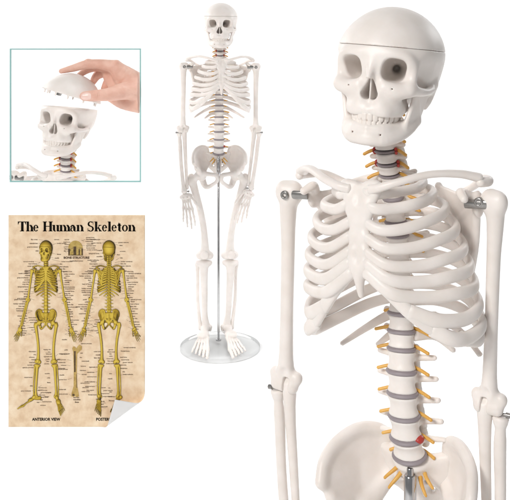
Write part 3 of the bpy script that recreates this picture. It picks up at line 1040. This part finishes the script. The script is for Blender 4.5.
f = F((54, -36, -118), (150, 28, -54), 0.5)
idx_ = f.chain([hp(102, 103, 6, 12), hp(158, 89, 0, 17.5), hp(232, 69, -4, 22), hp(300, 70, 2, 25), hp(366, 82, 6, 33)], 2.2)
mid_ = f.chain([hp(176, 128, 84, 14), hp(216, 100, 80, 20), hp(268, 84, 66, 25), hp(366, 90, 46, 34)], 2.2)
rng_ = f.chain([hp(238, 166, 104, 16), hp(260, 132, 104, 22), hp(302, 112, 94, 28), hp(372, 108, 76, 34)], 2.2)
lit_ = f.chain([hp(296, 196, 106, 17), hp(312, 166, 112, 22), hp(338, 142, 110, 26), hp(388, 128, 96, 32)], 2.2)
thm_ = f.chain([hp(240, 211, -136, 22), hp(262, 210, -136, 25), hp(302, 208, -128, 27), hp(346, 206, -106, 31), hp(404, 196, -62, 40), hp(470, 190, -10, 50)], 3)
palm = f.chain([hp(380, 104, 12, 40), hp(440, 160, 30, 62), hp(520, 215, 30, 74), hp(580, 240, 30, 70)], 6)
palm = sm(palm, f.chain([hp(376, 104, 46, 36), hp(450, 190, 50, 60), hp(540, 230, 40, 66)], 5), 6)
palm = sm(palm, f.chain([hp(384, 124, 84, 30), hp(440, 210, 78, 46), hp(520, 250, 50, 60)], 5), 6)
palm = sm(palm, f.chain([hp(340, 236, 60, 26), hp(400, 250, 40, 42), hp(500, 262, 30, 52)], 4), 4)
d = sm(palm, idx_, 2.6)
palm = sm(palm, f.chain([hp(318, 110, 70, 30), hp(334, 146, 70, 34), hp(372, 190, 56, 36)], 4), 4)
d = sm(palm, idx_, 2.6)
for g in (mid_, rng_, lit_): d = sm(d, g, 1.6)
d = sm(d, thm_, 2.4)
# knuckles, and creases over the finger joints
d = sm(d, f.ell(hp(372, 58, -8, 1)[:3], (2.6, 3, 1.6)), 3)
d = sm(d, f.ell(hp(234, 50, -6, 1)[:3], (2.2, 2.6, 1.2)), 2.5)
for zx in (226, 236, 246): d = ss(d, f.cap(hp(zx, 46, -16, 1)[:3], hp(zx+3, 74, -24, 1)[:3], 0.16), 0.35)
for zx in (154, 162): d = ss(d, f.cap(hp(zx, 72, -12, 1)[:3], hp(zx+2, 92, -18, 1)[:3], 0.14), 0.3)
# the sinew ridges on the back
for (a, b) in (((222, 48), (246, 52)), ((150, 72), (166, 76))):
    d = ss(d, f.cap(hp(a[0], a[1]-4, -26, 1)[:3], hp(b[0], b[1]+30, -28, 1)[:3], 0.22), 0.5)
d = ss(d, f.cap(hp(304, 184, -146, 1)[:3], hp(308, 216, -155, 1)[:3], 0.25), 0.6)
d = ss(d, f.cap(hp(311, 186, -146, 1)[:3], hp(314, 212, -152, 1)[:3], 0.22), 0.5)
V, Q = surfnet(d, f.lo, f.h)
hme = mesh_np('person_hand', V, Q, M['skin'])
hand_mw = T(Vector((-255*k, YI, H + HOR*k))) @ Matrix.Scale(k, 4)
hme = clip_mesh(hme, hand_mw, [((xr - 1.9*k, 0, 0), (1, 0, 0))])
for p in hme.polygons: p.use_smooth = True
hand = bpy.data.objects.new('person_hand', hme); COL.objects.link(hand)
hand.matrix_world = hand_mw
hand['label'] = 'bare human hand reaching in from the right, pinching the lifted skull cap'; hand['category'] = 'hand'
# thumb nail: shell hugging the thumb surface
f2 = F((40+214/4.857, -36, -(50+238/4.857)), (40+292/4.857, -24, -(50+186/4.857)), 0.22)
th2 = f2.chain([hp(240, 211, -136, 22), hp(262, 210, -136, 25), hp(302, 208, -128, 27)], 3)
nd = np.maximum(th2 - 0.14, -(th2 + 0.3))
nd = smax(nd, f2.sup((40+251/4.857, -32.5, -(50+210/4.857)), (5.2, 6, 3.7), 2.6, rot=(0, R(-2), 0)), 0.3)
nd = np.maximum(nd, f2.Y + 136/4.857 + 1.6)
nail = new_obj('thumbnail', f2.mesh(nd, 'thumbnail', M['nail']), hand)

# ================================================================== poster
PX0, PX1, PY0, PY1 = 8.5, 145.0, 215.0, 427.0
PW, PH = PX1-PX0, PY1-PY0
poster = empty('poster', 'parchment-coloured anatomy poster titled The Human Skeleton with its bottom right corner curled up', 'poster',
               T(W((PX0+PX1)/2, PY1, YP)) @ Matrix.Scale(YP/FPX, 4))


def pl(px, py): return (px - (PX0+PX1)/2, PY1 - py)


FA = np.array(pl(100.5, 427.0)); FB = np.array(pl(145.0, 388.5))
fdir = (FB-FA)/np.linalg.norm(FB-FA); fn = np.array((fdir[1], -fdir[0]))     # towards the corner
CR = 4.6


def curl(V):
    """bend sheet points (x, y<0 towards the viewer, z) round the diagonal fold"""
    V = np.array(V, dtype=np.float64)
    u = (V[:, 0]-FA[0])*fn[0] + (V[:, 2]-FA[1])*fn[1]
    v = (V[:, 0]-FA[0])*fdir[0] + (V[:, 2]-FA[1])*fdir[1]
    rr = CR*(0.55 + 0.75*np.clip(v/54, 0, 1))
    h = -V[:, 1]        # height above the sheet
    th = np.clip(u, 0, None)/rr
    lim = PI*0.93
    rest = np.clip(th-lim, 0, None)*rr
    th = np.clip(th, 0, lim)
    un = np.where(u > 0, (rr-h)*np.sin(th) + rest*np.cos(lim), u)
    hn = np.where(u > 0, rr - (rr-h)*np.cos(th) + rest*np.sin(lim), h)
    out = V.copy()
    out[:, 0] = FA[0] + fdir[0]*v + fn[0]*un
    out[:, 2] = FA[1] + fdir[1]*v + fn[1]*un
    out[:, 1] = -hn
    return out


nx, nz = 110, 170
gx = np.linspace(-PW/2, PW/2, nx); gz = np.linspace(0, PH, nz)
G = np.array([(x, 0, z) for z in gz for x in gx])
G2 = G.copy(); G2[:, 1] = 0.22
VV = np.concatenate([curl(G), curl(G2)])
q1 = []
for j in range(nz-1):
    for i in range(nx-1):
        a = j*nx+i; q1.append((a, a+1, a+nx+1, a+nx))
q1 = np.array(q1); off = nx*nz
q2 = q1[:, ::-1] + off
edge = list(range(nx)) + [j*nx+nx-1 for j in range(1, nz)] + [(nz-1)*nx+i for i in range(nx-2, -1, -1)] + [j*nx for j in range(nz-2, 0, -1)]
q3 = np.array([(edge[(i+1) % len(edge)], edge[i], edge[i]+off, edge[(i+1) % len(edge)]+off) for i in range(len(edge))])
sheet = mesh_np('sheet', VV, np.concatenate([q1, q2, q3]), M['parchment'])
sheet.materials.append(M['paperback'])
mi = np.zeros(len(sheet.polygons), dtype=np.int32); mi[len(q1):] = 1
sheet.polygons.foreach_set('material_index', mi)
new_obj('sheet', sheet, poster)


class Ink:
    """collects flat printed shapes on the sheet"""
    def __init__(s): s.V = []; s.F = []
    def poly(s, pts):
        n = len(s.V); s.V += pts; s.F.append(tuple(range(n, n+len(pts))))
    def rect(s, x0, z0, x1, z1): s.poly([(x0, z0), (x1, z0), (x1, z1), (x0, z1)])
    def line(s, a, b, w):
        a = Vector(a); b = Vector(b); n = (b-a).normalized(); n = Vector((-n.y, n.x))*w/2
        s.poly([tuple(a-n), tuple(b-n), tuple(b+n), tuple(a+n)])
    def arc(s, cx, cy, rx, ry, tx, ty, a0, a1, n=20):
        for i in range(n):
            p = []
            for a in (a0+(a1-a0)*i/n, a0+(a1-a0)*(i+1)/n):
                a = R(a); p.append(((cx+rx*math.cos(a), cy+ry*math.sin(a)), (cx+(rx-tx)*math.cos(a), cy+(ry-ty)*math.sin(a))))
            s.poly([p[0][0], p[1][0], p[1][1], p[0][1]])
    def build(s, name, mat, lift):
        V = np.array([(x, -lift, z) for x, z in s.V])
        V = curl(V)
        me = mesh_np(name, V, s.F, mat, smooth=False)
        bm = bmesh.new(); bm.from_mesh(me)
        bm.to_mesh(me); bm.free()
        return new_obj(name, me, poster)


# bold slab serif letters, cap height 0.72, x height 0.47
def glyph(ch):
    r = []; w = 0.5
    ST, HL, SF = 0.178, 0.055, 0.05
    def rect(*a): r.append(('r',)+a)
    def arc(*a): r.append(('a',)+a)
    def poly(p): r.append(('p', p))
    def foot(x, pad=0.055): rect(x-pad, 0, x+ST+pad, SF)
    if ch == 'T':
        w = 0.68; rect(0.27, 0, 0.27+ST+0.02, 0.72); rect(0.17, 0, 0.52, SF); rect(0.01, 0.675, 0.67, 0.72)
        poly([(0.01, 0.72), (0.01, 0.50), (0.04, 0.50), (0.10, 0.64), (0.17, 0.69), (0.17, 0.72)])
        poly([(0.67, 0.72), (0.51, 0.72), (0.51, 0.69), (0.58, 0.64), (0.64, 0.50), (0.67, 0.50)])
    elif ch == 'H':
        w = 0.79
        for x in (0.09, 0.56):
            rect(x, 0, x+ST+0.01, 0.72); foot(x, 0.07); rect(x-0.07, 0.72-SF, x+ST+0.08, 0.72)
        rect(0.2, 0.345, 0.6, 0.39)
    elif ch in 'hnm':
        x = 0.05; w = 0.57 if ch != 'm' else 0.86
        top = 0.72 if ch == 'h' else 0.47
        rect(x, 0, x+ST, top); foot(x); rect(0.0, top-SF, x+ST, top)
        n = 2 if ch == 'm' else 1
        for i in range(n):
            x0 = x+ST + i*0.29; x2 = x0+0.155
            rect(x2, 0, x2+ST, 0.32); foot(x2)
            arc(x0+0.125, 0.31, 0.165, 0.17, ST, 0.075, 0, 128, 16)
    elif ch == 'u':
        w = 0.58; x = 0.05
        rect(x, 0.15, x+ST, 0.47); rect(0, 0.47-SF, x+ST, 0.47)
        x2 = 0.36; rect(x2, 0, x2+ST, 0.47); rect(x2-0.05, 0.47-SF, x2+ST, 0.47); rect(x2, 0, x2+ST+0.055, SF)
        arc(x+0.165, 0.155, 0.165, 0.165, ST, 0.08, 180, 305, 16)
    elif ch == 'e':
        w = 0.47; arc(0.225, 0.235, 0.205, 0.245, 0.125, 0.05, 0, 325, 30); rect(0.09, 0.235, 0.43, 0.275)
    elif ch == 'o':
        w = 0.53; arc(0.26, 0.235, 0.24, 0.245, 0.135, 0.05, 0, 360, 32)
    elif ch == 'a':
        w = 0.52; x2 = 0.27
        rect(x2, 0.05, x2+ST, 0.33); arc(0.225, 0.32, 0.18, 0.16, ST, 0.055, 0, 150, 16); arc(0.095, 0.34, 0.06, 0.06, 0.06, 0.06, 0, 360, 12)
        arc(0.18, 0.135, 0.16, 0.145, 0.115, 0.05, 90, 300, 20); rect(0.16, 0.24, 0.3, 0.28)
        arc(0.43, 0.10, 0.16, 0.11, 0.12, 0.05, 180, 300, 12)
    elif ch == 'S':
        w = 0.60
        arc(0.29, 0.535, 0.24, 0.20, 0.13, 0.055, 40, 235, 24); arc(0.29, 0.19, 0.26, 0.205, 0.14, 0.055, -145, 62, 24)
        poly([(0.10, 0.47), (0.20, 0.36), (0.50, 0.26), (0.42, 0.37), (0.26, 0.43), (0.14, 0.52)])
        rect(0.47, 0.50, 0.505, 0.74); rect(0.055, -0.02, 0.09, 0.23)
    elif ch == 'k':
        w = 0.60; x = 0.05
        rect(x, 0, x+ST, 0.72); foot(x); rect(0, 0.72-SF, x+ST, 0.72)
        poly([(0.19, 0.19), (0.40, 0.44), (0.46, 0.44), (0.19, 0.13)]); poly([(0.25, 0.27), (0.43, 0.0), (0.58, 0.0), (0.34, 0.33)])
        rect(0.33, 0.47-SF, 0.56, 0.47); rect(0.36, 0, 0.61, SF)
    elif ch == 'l':
        w = 0.31; x = 0.07; rect(x, 0, x+ST, 0.72); foot(x, 0.06); rect(0.01, 0.72-SF, x+ST, 0.72)
    elif ch == 't':
        w = 0.37; x = 0.09; rect(x, 0.12, x+ST, 0.58); rect(0.01, 0.47-SF, 0.34, 0.47)
        poly([(0.01, 0.45), (0.09, 0.50), (0.13, 0.64), (0.17, 0.64), (0.17, 0.45)])
        arc(x+0.15, 0.125, 0.15, 0.14, ST-0.02, 0.06, 180, 320, 14)
    elif ch == ' ':
        w = 0.30
    return r, w


def letters(ink, text, px0, px1, py_base, cap):
    tot = sum(glyph(c)[1] for c in text)
    sx = (px1-px0)/tot; sz = cap/0.72; x = px0
    for c in text:
        g, w = glyph(c)
        def mp(p):
            q = pl(x + p[0]*sx, py_base); return (q[0], q[1] + p[1]*sz)
        for it in g:
            if it[0] == 'r':
                a = mp((it[1], it[2])); b = mp((it[3], it[4])); ink.rect(a[0], a[1], b[0], b[1])
            elif it[0] == 'p':
                ink.poly([mp(p) for p in it[1]])
            else:
                cx, cy, rx, ry, tx, ty, a0, a1 = it[1:9]
                c0 = mp((cx, cy)); ink.arc(c0[0], c0[1], rx*sx, ry*sz, tx*sx, ty*sz, a0, a1, it[9] if len(it) > 9 else 20)
        x += w*sx


ink = Ink()
letters(ink, 'The Human Skeleton', 17.8, 135.2, 231.3, 9.8)
ink.build('title', M['ink'], 0.25)

_fc = bpy.data.curves.new('txt', 'FONT'); _fc.resolution_u = 2
_fo = bpy.data.objects.new('txt', _fc)
COL.objects.link(_fo)


def text_poly(body, bold=0.0):
    """triangulated outline of a line of text in unit size (bold = outline offset)"""
    _fc.body = body; _fc.offset = bold
    bpy.context.view_layer.update()
    ev = _fo.evaluated_get(bpy.context.evaluated_depsgraph_get())
    me = ev.to_mesh()
    V = [(v.co.x, v.co.y) for v in me.vertices]; Fc = [tuple(p.vertices) for p in me.polygons]
    ev.to_mesh_clear()
    return V, Fc


cache = {}


def put_text(ink, body, px, py, size, align='l', bold=0.0, sx=1.0):
    if (body, bold) not in cache: cache[body, bold] = text_poly(body, bold)
    V, Fc = cache[body, bold]
    if not V: return 0
    w = max(v[0] for v in V)*size*sx
    x0, z0 = pl(px, py)
    if align == 'r': x0 -= w
    if align == 'c': x0 -= w/2
    n = len(ink.V)
    ink.V += [(x0 + v[0]*size*sx, z0 + v[1]*size) for v in V]
    ink.F += [tuple(i+n for i in f_) for f_ in Fc]
    return w


cap_ = Ink(); put_text(cap_, 'ANTERIOR VIEW', 32.2, 420.6, 4.0, bold=0.03, sx=0.93)
cap_.build('caption', M['ink'], 0.25)
cap_ = Ink(); put_text(cap_, 'POSTERIOR VIEW', 96.0, 420.6, 4.0, bold=0.03, sx=0.93)
cap_.build('caption', M['ink'], 0.25)

# small anatomical names around the figures, with leader lines
words = ['frontal bone', 'parietal bone', 'temporal bone', 'zygomatic bone', 'maxilla', 'mandible', 'mastoid process', 'cervical vertebrae', 'clavicle',
         'acromion', 'coracoid process', 'scapula', 'manubrium', 'sternum', 'true ribs', 'xiphoid process', 'humerus', 'greater tubercle', 'costal cartilage',
         'false ribs', 'lumbar vertebrae', 'radius', 'ulna', 'iliac crest', 'ilium', 'sacrum', 'pubis', 'ischium', 'coccyx', 'carpal bones', 'metacarpals', 'phalanges',
         'head of femur', 'great trochanter', 'femur', 'patella', 'medial condyle', 'lateral condyle', 'tibia', 'fibula', 'medial malleolus', 'tarsal bones', 'metatarsals',
         'calcaneus', 'talus', 'crest of tibia', 'tuberosity', 'orbit', 'nasal bone', 'floating ribs', 'olecranon', 'spinous process', 'atlas', 'axis', 'linea aspera']
tx = Ink(); ld = Ink()
rng = random.Random(3)


def block(px, y0, y1, align, step, figx, jit=3.0, prob=1.0, sz=1.6):
    y = y0
    while y < y1:
        if rng.random() < prob:
            x = px + rng.uniform(-jit, jit)
            w = put_text(tx, rng.choice(words), x, y, sz*rng.uniform(0.92, 1.12), align, bold=0.02)
            if rng.random() < 0.8:
                xs = x + (0.8 if align == 'r' else -0.8)
                xe = figx + rng.uniform(-2, 2)
                if abs(xe-xs) > 2:
                    tx.line(pl(xs, y-0.5), pl(xs + (xe-xs)*0.95, y - 0.5 + rng.uniform(-2.5, 2.5)), 0.16)
        y += step*rng.uniform(0.85, 1.2)


# head labels, chest, arms, hips, hands, knees, feet for both figures
for fx in (46.5, 109.5):
    block(fx-9, 240, 262, 'r', 3.3, fx-4, 2, 0.75); block(fx+9, 240, 262, 'l', 3.3, fx+4, 2, 0.75)
    block(fx-12, 262, 274, 'r', 2.3, fx-4, 3); block(fx+12, 262, 274, 'l', 2.3, fx+4, 3)
    block(fx-17.5, 272, 300, 'r', 2.15, fx-11, 1.5); block(fx+17.5, 272, 300, 'l', 2.15, fx+11, 1.5)
    block(fx-21, 300, 336, 'r', 2.3, fx-16, 2); block(fx+21, 300, 322, 'l', 2.3, fx+16, 1.5)
    block(fx-10.0, 318, 334, 'r', 2.2, fx-9, 1.0, 0.9, 1.4); block(fx+23, 318, 338, 'l', 2.2, fx+20, 1.5, 0.8)
    block(fx-9.5, 352, 370, 'r', 2.9, fx-9, 3, 0.85); block(fx+1.5, 350, 366, 'c', 2.3, fx, 1.5, 1.0, 1.45); block(fx+12, 348, 376, 'l', 3.0, fx+11, 2, 0.8)
    block(fx+1, 374, 404, 'c', 4.6, fx, 1.5, 0.8, 1.45); block(fx-13, 368, 404, 'r', 4.5, fx-10, 3, 0.55)
    block(fx-8, 388, 408, 'l', 2.6, fx-4, 2, 0.8, 1.4)
block(64, 240, 252, 'l', 2.2, 68, 1, 1, 1.5); block(86, 238, 252, 'l', 2.2, 82, 1, 1, 1.5)
block(76, 262, 275, 'c', 2.2, 76, 2, 0.0)
block(67, 340, 396, 'r', 4.8, 72, 1.5, 0.8, 1.5); block(81, 340, 396, 'l', 4.4, 78, 1.5, 0.85, 1.5)
block(76, 398, 404, 'c', 2.2, 76, 1, 1.0, 1.9)
put_text(tx, 'BONE STRUCTURE', 76.5, 258.6, 2.9, 'c', bold=0.05, sx=1.05)
put_text(tx, 'longitudinal section', 76.5, 261.4, 1.7, 'c', bold=0.02)
o = tx.build('name_labels', M['ink2'], 0.24)

# little section drawing at the top
sk = Ink()
x0, z0 = pl(76.5, 255.0)
sk.rect(x0-8.2, z0, x0+6.2, z0+6.6)
sk.arc(x0-1, z0+6.8, 7.2, 7.6, 7.2, 7.6, 0, 180, 20)
sk.build('section_drawing', M['gold'], 0.22)
sk = Ink()
for a, b, hh in ((-8.2, -6.6, 6.2), (-3.0, -0.2, 8.6), (2.2, 3.4, 6.0), (5.0, 6.4, 6.6)): sk.rect(x0+a, z0+0.2, x0+b, z0+hh)
for i in range(26):
    a = rng.uniform(-8, 5.5); b = rng.uniform(0, 8); sk.rect(x0+a, z0+b, x0+a+rng.uniform(0.3, 1.0), z0+b+rng.uniform(0.2, 0.6))
sk.rect(x0-8.4, z0-0.5, x0+6.6, z0)
sk.build('section_shading', M['dark_tan'], 0.26)

# single thigh bone drawing in the middle
tb = Ink()
def P2(px, py): return pl(px, py)
shaft = [(73.2, 352), (73.8, 372), (73.6, 386), (71.6, 393), (71.4, 396.4), (73.6, 397), (75.0, 395.8), (76.8, 397.2), (79.0, 396.2), (78.6, 392.6), (77.2, 386), (76.8, 372), (77.2, 354),
         (79.2, 351.5), (81.8, 349.6), (82.0, 346.2), (79.6, 344.6), (77.6, 346.4), (76.4, 348.4), (75.0, 346.6), (73.0, 346.4), (72.2, 348.6)]
tb.poly([P2(*p) for p in shaft][::-1])
tb.build('thigh_bone_drawing', M['tan'], 0.22)
tb = Ink()
tb.poly([P2(*p) for p in [(73.9, 351), (74.2, 372), (75.6, 372), (75.8, 351)]])
tb.poly([P2(*p) for p in [(72.6, 393.5), (72.2, 395.8), (74.2, 396.2), (75, 394.4)]])
tb.poly([P2(*p) for p in [(76.4, 374), (76.6, 388), (77.2, 388), (76.8, 374)]])
tb.build('marrow_drawing', M['dark_tan'], 0.26)

# the two printed figures: flattened relief of a coarse skeleton, coloured like an engraving
BC = build_meshes(2.6)


def flat_figure(pose, px, py_top, height, back, name, yaw=0.0):
    parts = skeleton_parts(BC, pose)
    sc = height/1010.0
    Vs, Fs, Cs = [], [], []; n0 = 0
    rot = np.array(Matrix.Rotation(PI if back else yaw, 3, 'Z'))
    for key, nm, me, mat, par in parts:
        if nm in ('screw', 'shoulder_bracket', 'elbow_pin', 'wrist_pin', 'artery', 'nerve', 'bulging_disc'): continue
        n = len(me.vertices); co = np.empty(n*3, dtype=np.float32); me.vertices.foreach_get('co', co)
        no = np.empty(n*3, dtype=np.float32); me.vertices.foreach_get('normal', no)
        m3 = np.array(mat.to_3x3()); co = co.reshape(-1, 3) @ m3.T + np.array(mat.translation)
        nn = no.reshape(-1, 3) @ np.linalg.inv(m3)
        co = co @ rot.T; nn = nn @ rot.T
        nn /= np.linalg.norm(nn, axis=1)[:, None] + 1e-9
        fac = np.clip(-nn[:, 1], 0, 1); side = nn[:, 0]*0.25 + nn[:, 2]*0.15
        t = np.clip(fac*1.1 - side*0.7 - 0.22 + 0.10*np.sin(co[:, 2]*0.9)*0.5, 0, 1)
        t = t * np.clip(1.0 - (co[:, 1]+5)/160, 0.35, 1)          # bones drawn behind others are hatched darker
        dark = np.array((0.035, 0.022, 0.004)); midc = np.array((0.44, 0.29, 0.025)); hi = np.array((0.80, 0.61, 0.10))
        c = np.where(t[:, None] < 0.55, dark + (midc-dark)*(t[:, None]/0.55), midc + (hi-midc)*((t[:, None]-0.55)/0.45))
        x0, z0 = pl(px, py_top)
        V = np.stack([x0 + co[:, 0]*sc*0.80, -0.75 + (co[:, 1]+120)/260*0.42, z0 + (co[:, 2]+6)*sc], 1)
        k_ = len(me.polygons); tot = np.empty(k_, dtype=np.int32); me.polygons.foreach_get('loop_total', tot)
        li = np.empty(len(me.loops), dtype=np.int32); me.loops.foreach_get('vertex_index', li)
        s0 = 0
        if (tot == 4).all(): Fs += [tuple(r_) for r_ in (li.reshape(-1, 4)+n0).tolist()]
        else:
            for tt in tot: Fs.append(tuple((li[s0:s0+tt]+n0).tolist())); s0 += tt
        Vs.append(V); Cs.append(c); n0 += n
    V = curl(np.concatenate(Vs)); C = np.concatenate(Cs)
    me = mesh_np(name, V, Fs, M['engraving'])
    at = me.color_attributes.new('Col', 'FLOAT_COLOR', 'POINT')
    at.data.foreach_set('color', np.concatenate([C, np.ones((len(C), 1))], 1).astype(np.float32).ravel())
    return new_obj(name, me, poster)


def leg_pose(ang):
    return {s: T((s*58, 0, -522)) @ Matrix.Rotation(-s*R(ang), 4, 'Y') @ T((-s*58, 0, 522)) for s in (1, -1)}


def foot_pose(a, b):
    return {s: T((s*34, 0, -990)) @ Matrix.Rotation(R(v), 4, 'Z') @ Matrix.Rotation(R(w), 4, 'X') @ T((-s*34, 0, 990)) for s, v, w in ((1, a, 35), (-1, b, 22))}


pf = dict(elbow=((-142, 4, -384), (146, 4, -384)), wrist=((-194, -10, -548), (190, -10, -550)), hand=(-1.5, 1.5), leg=leg_pose(6), foot=foot_pose(8, -62), head_yaw=R(-14))
flat_figure(pf, 46.0, 240.2, 162, False, 'printed_skeleton')
pf = dict(elbow=((-140, 4, -384), (144, 4, -384)), wrist=((-190, -10, -548), (188, -10, -550)), hand=(-1.5, 1.5), leg=leg_pose(5), foot=foot_pose(-10, 30), head_yaw=R(6))
flat_figure(pf, 109.0, 240.2, 162, True, 'printed_skeleton')
bpy.data.objects.remove(_fo)

# ================================================================== setting
def backdrop():
    prof = [(-3.0, 0.0), (2.5, 0.0)]
    rc = 0.75
    for i in range(1, 17):
        a = PI/2*i/16
        prof.append((YW - rc + rc*math.sin(a), rc - rc*math.cos(a)))
    prof.append((YW, 4.0))
    V = []; Fc = []
    for y, z in prof: V += [(-5, y, z), (5, y, z)]
    for i in range(len(prof)-1): Fc.append((2*i, 2*i+1, 2*i+3, 2*i+2))
    me = mesh_np('floor', V, Fc, M['white'])
    o = new_obj('floor', me); o['kind'] = 'structure'
    return o


backdrop()

# ------------------------------------------------------------------ light: softboxes round the set, and lamps added for the floor
def area(name, loc, target, size, energy, col=(1, 1, 1), sy=None):
    l = bpy.data.lights.new(name, 'AREA'); l.shape = 'RECTANGLE'
    l.size = size; l.size_y = sy or size; l.energy = energy; l.color = col
    o = bpy.data.objects.new(name, l); COL.objects.link(o)
    o.location = loc
    o.rotation_euler = (Vector(target)-Vector(loc)).to_track_quat('-Z', 'Y').to_euler()
    return o


area('key_softbox', (-2.4, -2.0, 3.0), (0, 1.4, 0.5), 1.3, 126, (1.0, 0.97, 0.94))
area('fill_softbox', (2.6, -1.4, 1.6), (0.2, 1.2, 0.6), 1.8, 5, (1.0, 0.97, 0.95))
area('backdrop_light', (-2.4, 3.2, 1.9), (-0.5, YW, 0.7), 0.9, 34)
area('backdrop_light', (2.4, 3.2, 1.9), (0.5, YW, 0.7), 0.9, 34)
area('added_floor_light', (0, 2.3, 3.4), (0, 2.2, 0), 1.2, 7)  # unseen overhead lamp, added to lift the floor to white
area('added_floor_light', (0.3, 1.7, 1.75), (0.3, 1.7, 0), 0.5, 4.5).data.spread = R(75)  # unseen narrow-beam lamp, added to clear the grey shade off the near floor

w = bpy.data.worlds.new('World'); scene.world = w; w.use_nodes = True
w.node_tree.nodes['Background'].inputs['Color'].default_value = (1, 1, 1, 1)
w.node_tree.nodes['Background'].inputs['Strength'].default_value = 0.23

# ------------------------------------------------------------------ camera
cam = bpy.data.cameras.new('Camera'); co = bpy.data.objects.new('Camera', cam); COL.objects.link(co)
co.location = (0, 0, H); co.rotation_euler = (PI/2, 0, 0)
cam.sensor_width = 36; cam.lens = FPX/510*36
cam.shift_y = -(250-HOR)/510
cam.clip_start = 0.05; cam.clip_end = 100
scene.camera = co
scene.view_settings.view_transform = 'Standard'
scene.view_settings.look = 'None'
scene.view_settings.exposure = 0.12
scene.view_settings.gamma = 1.0
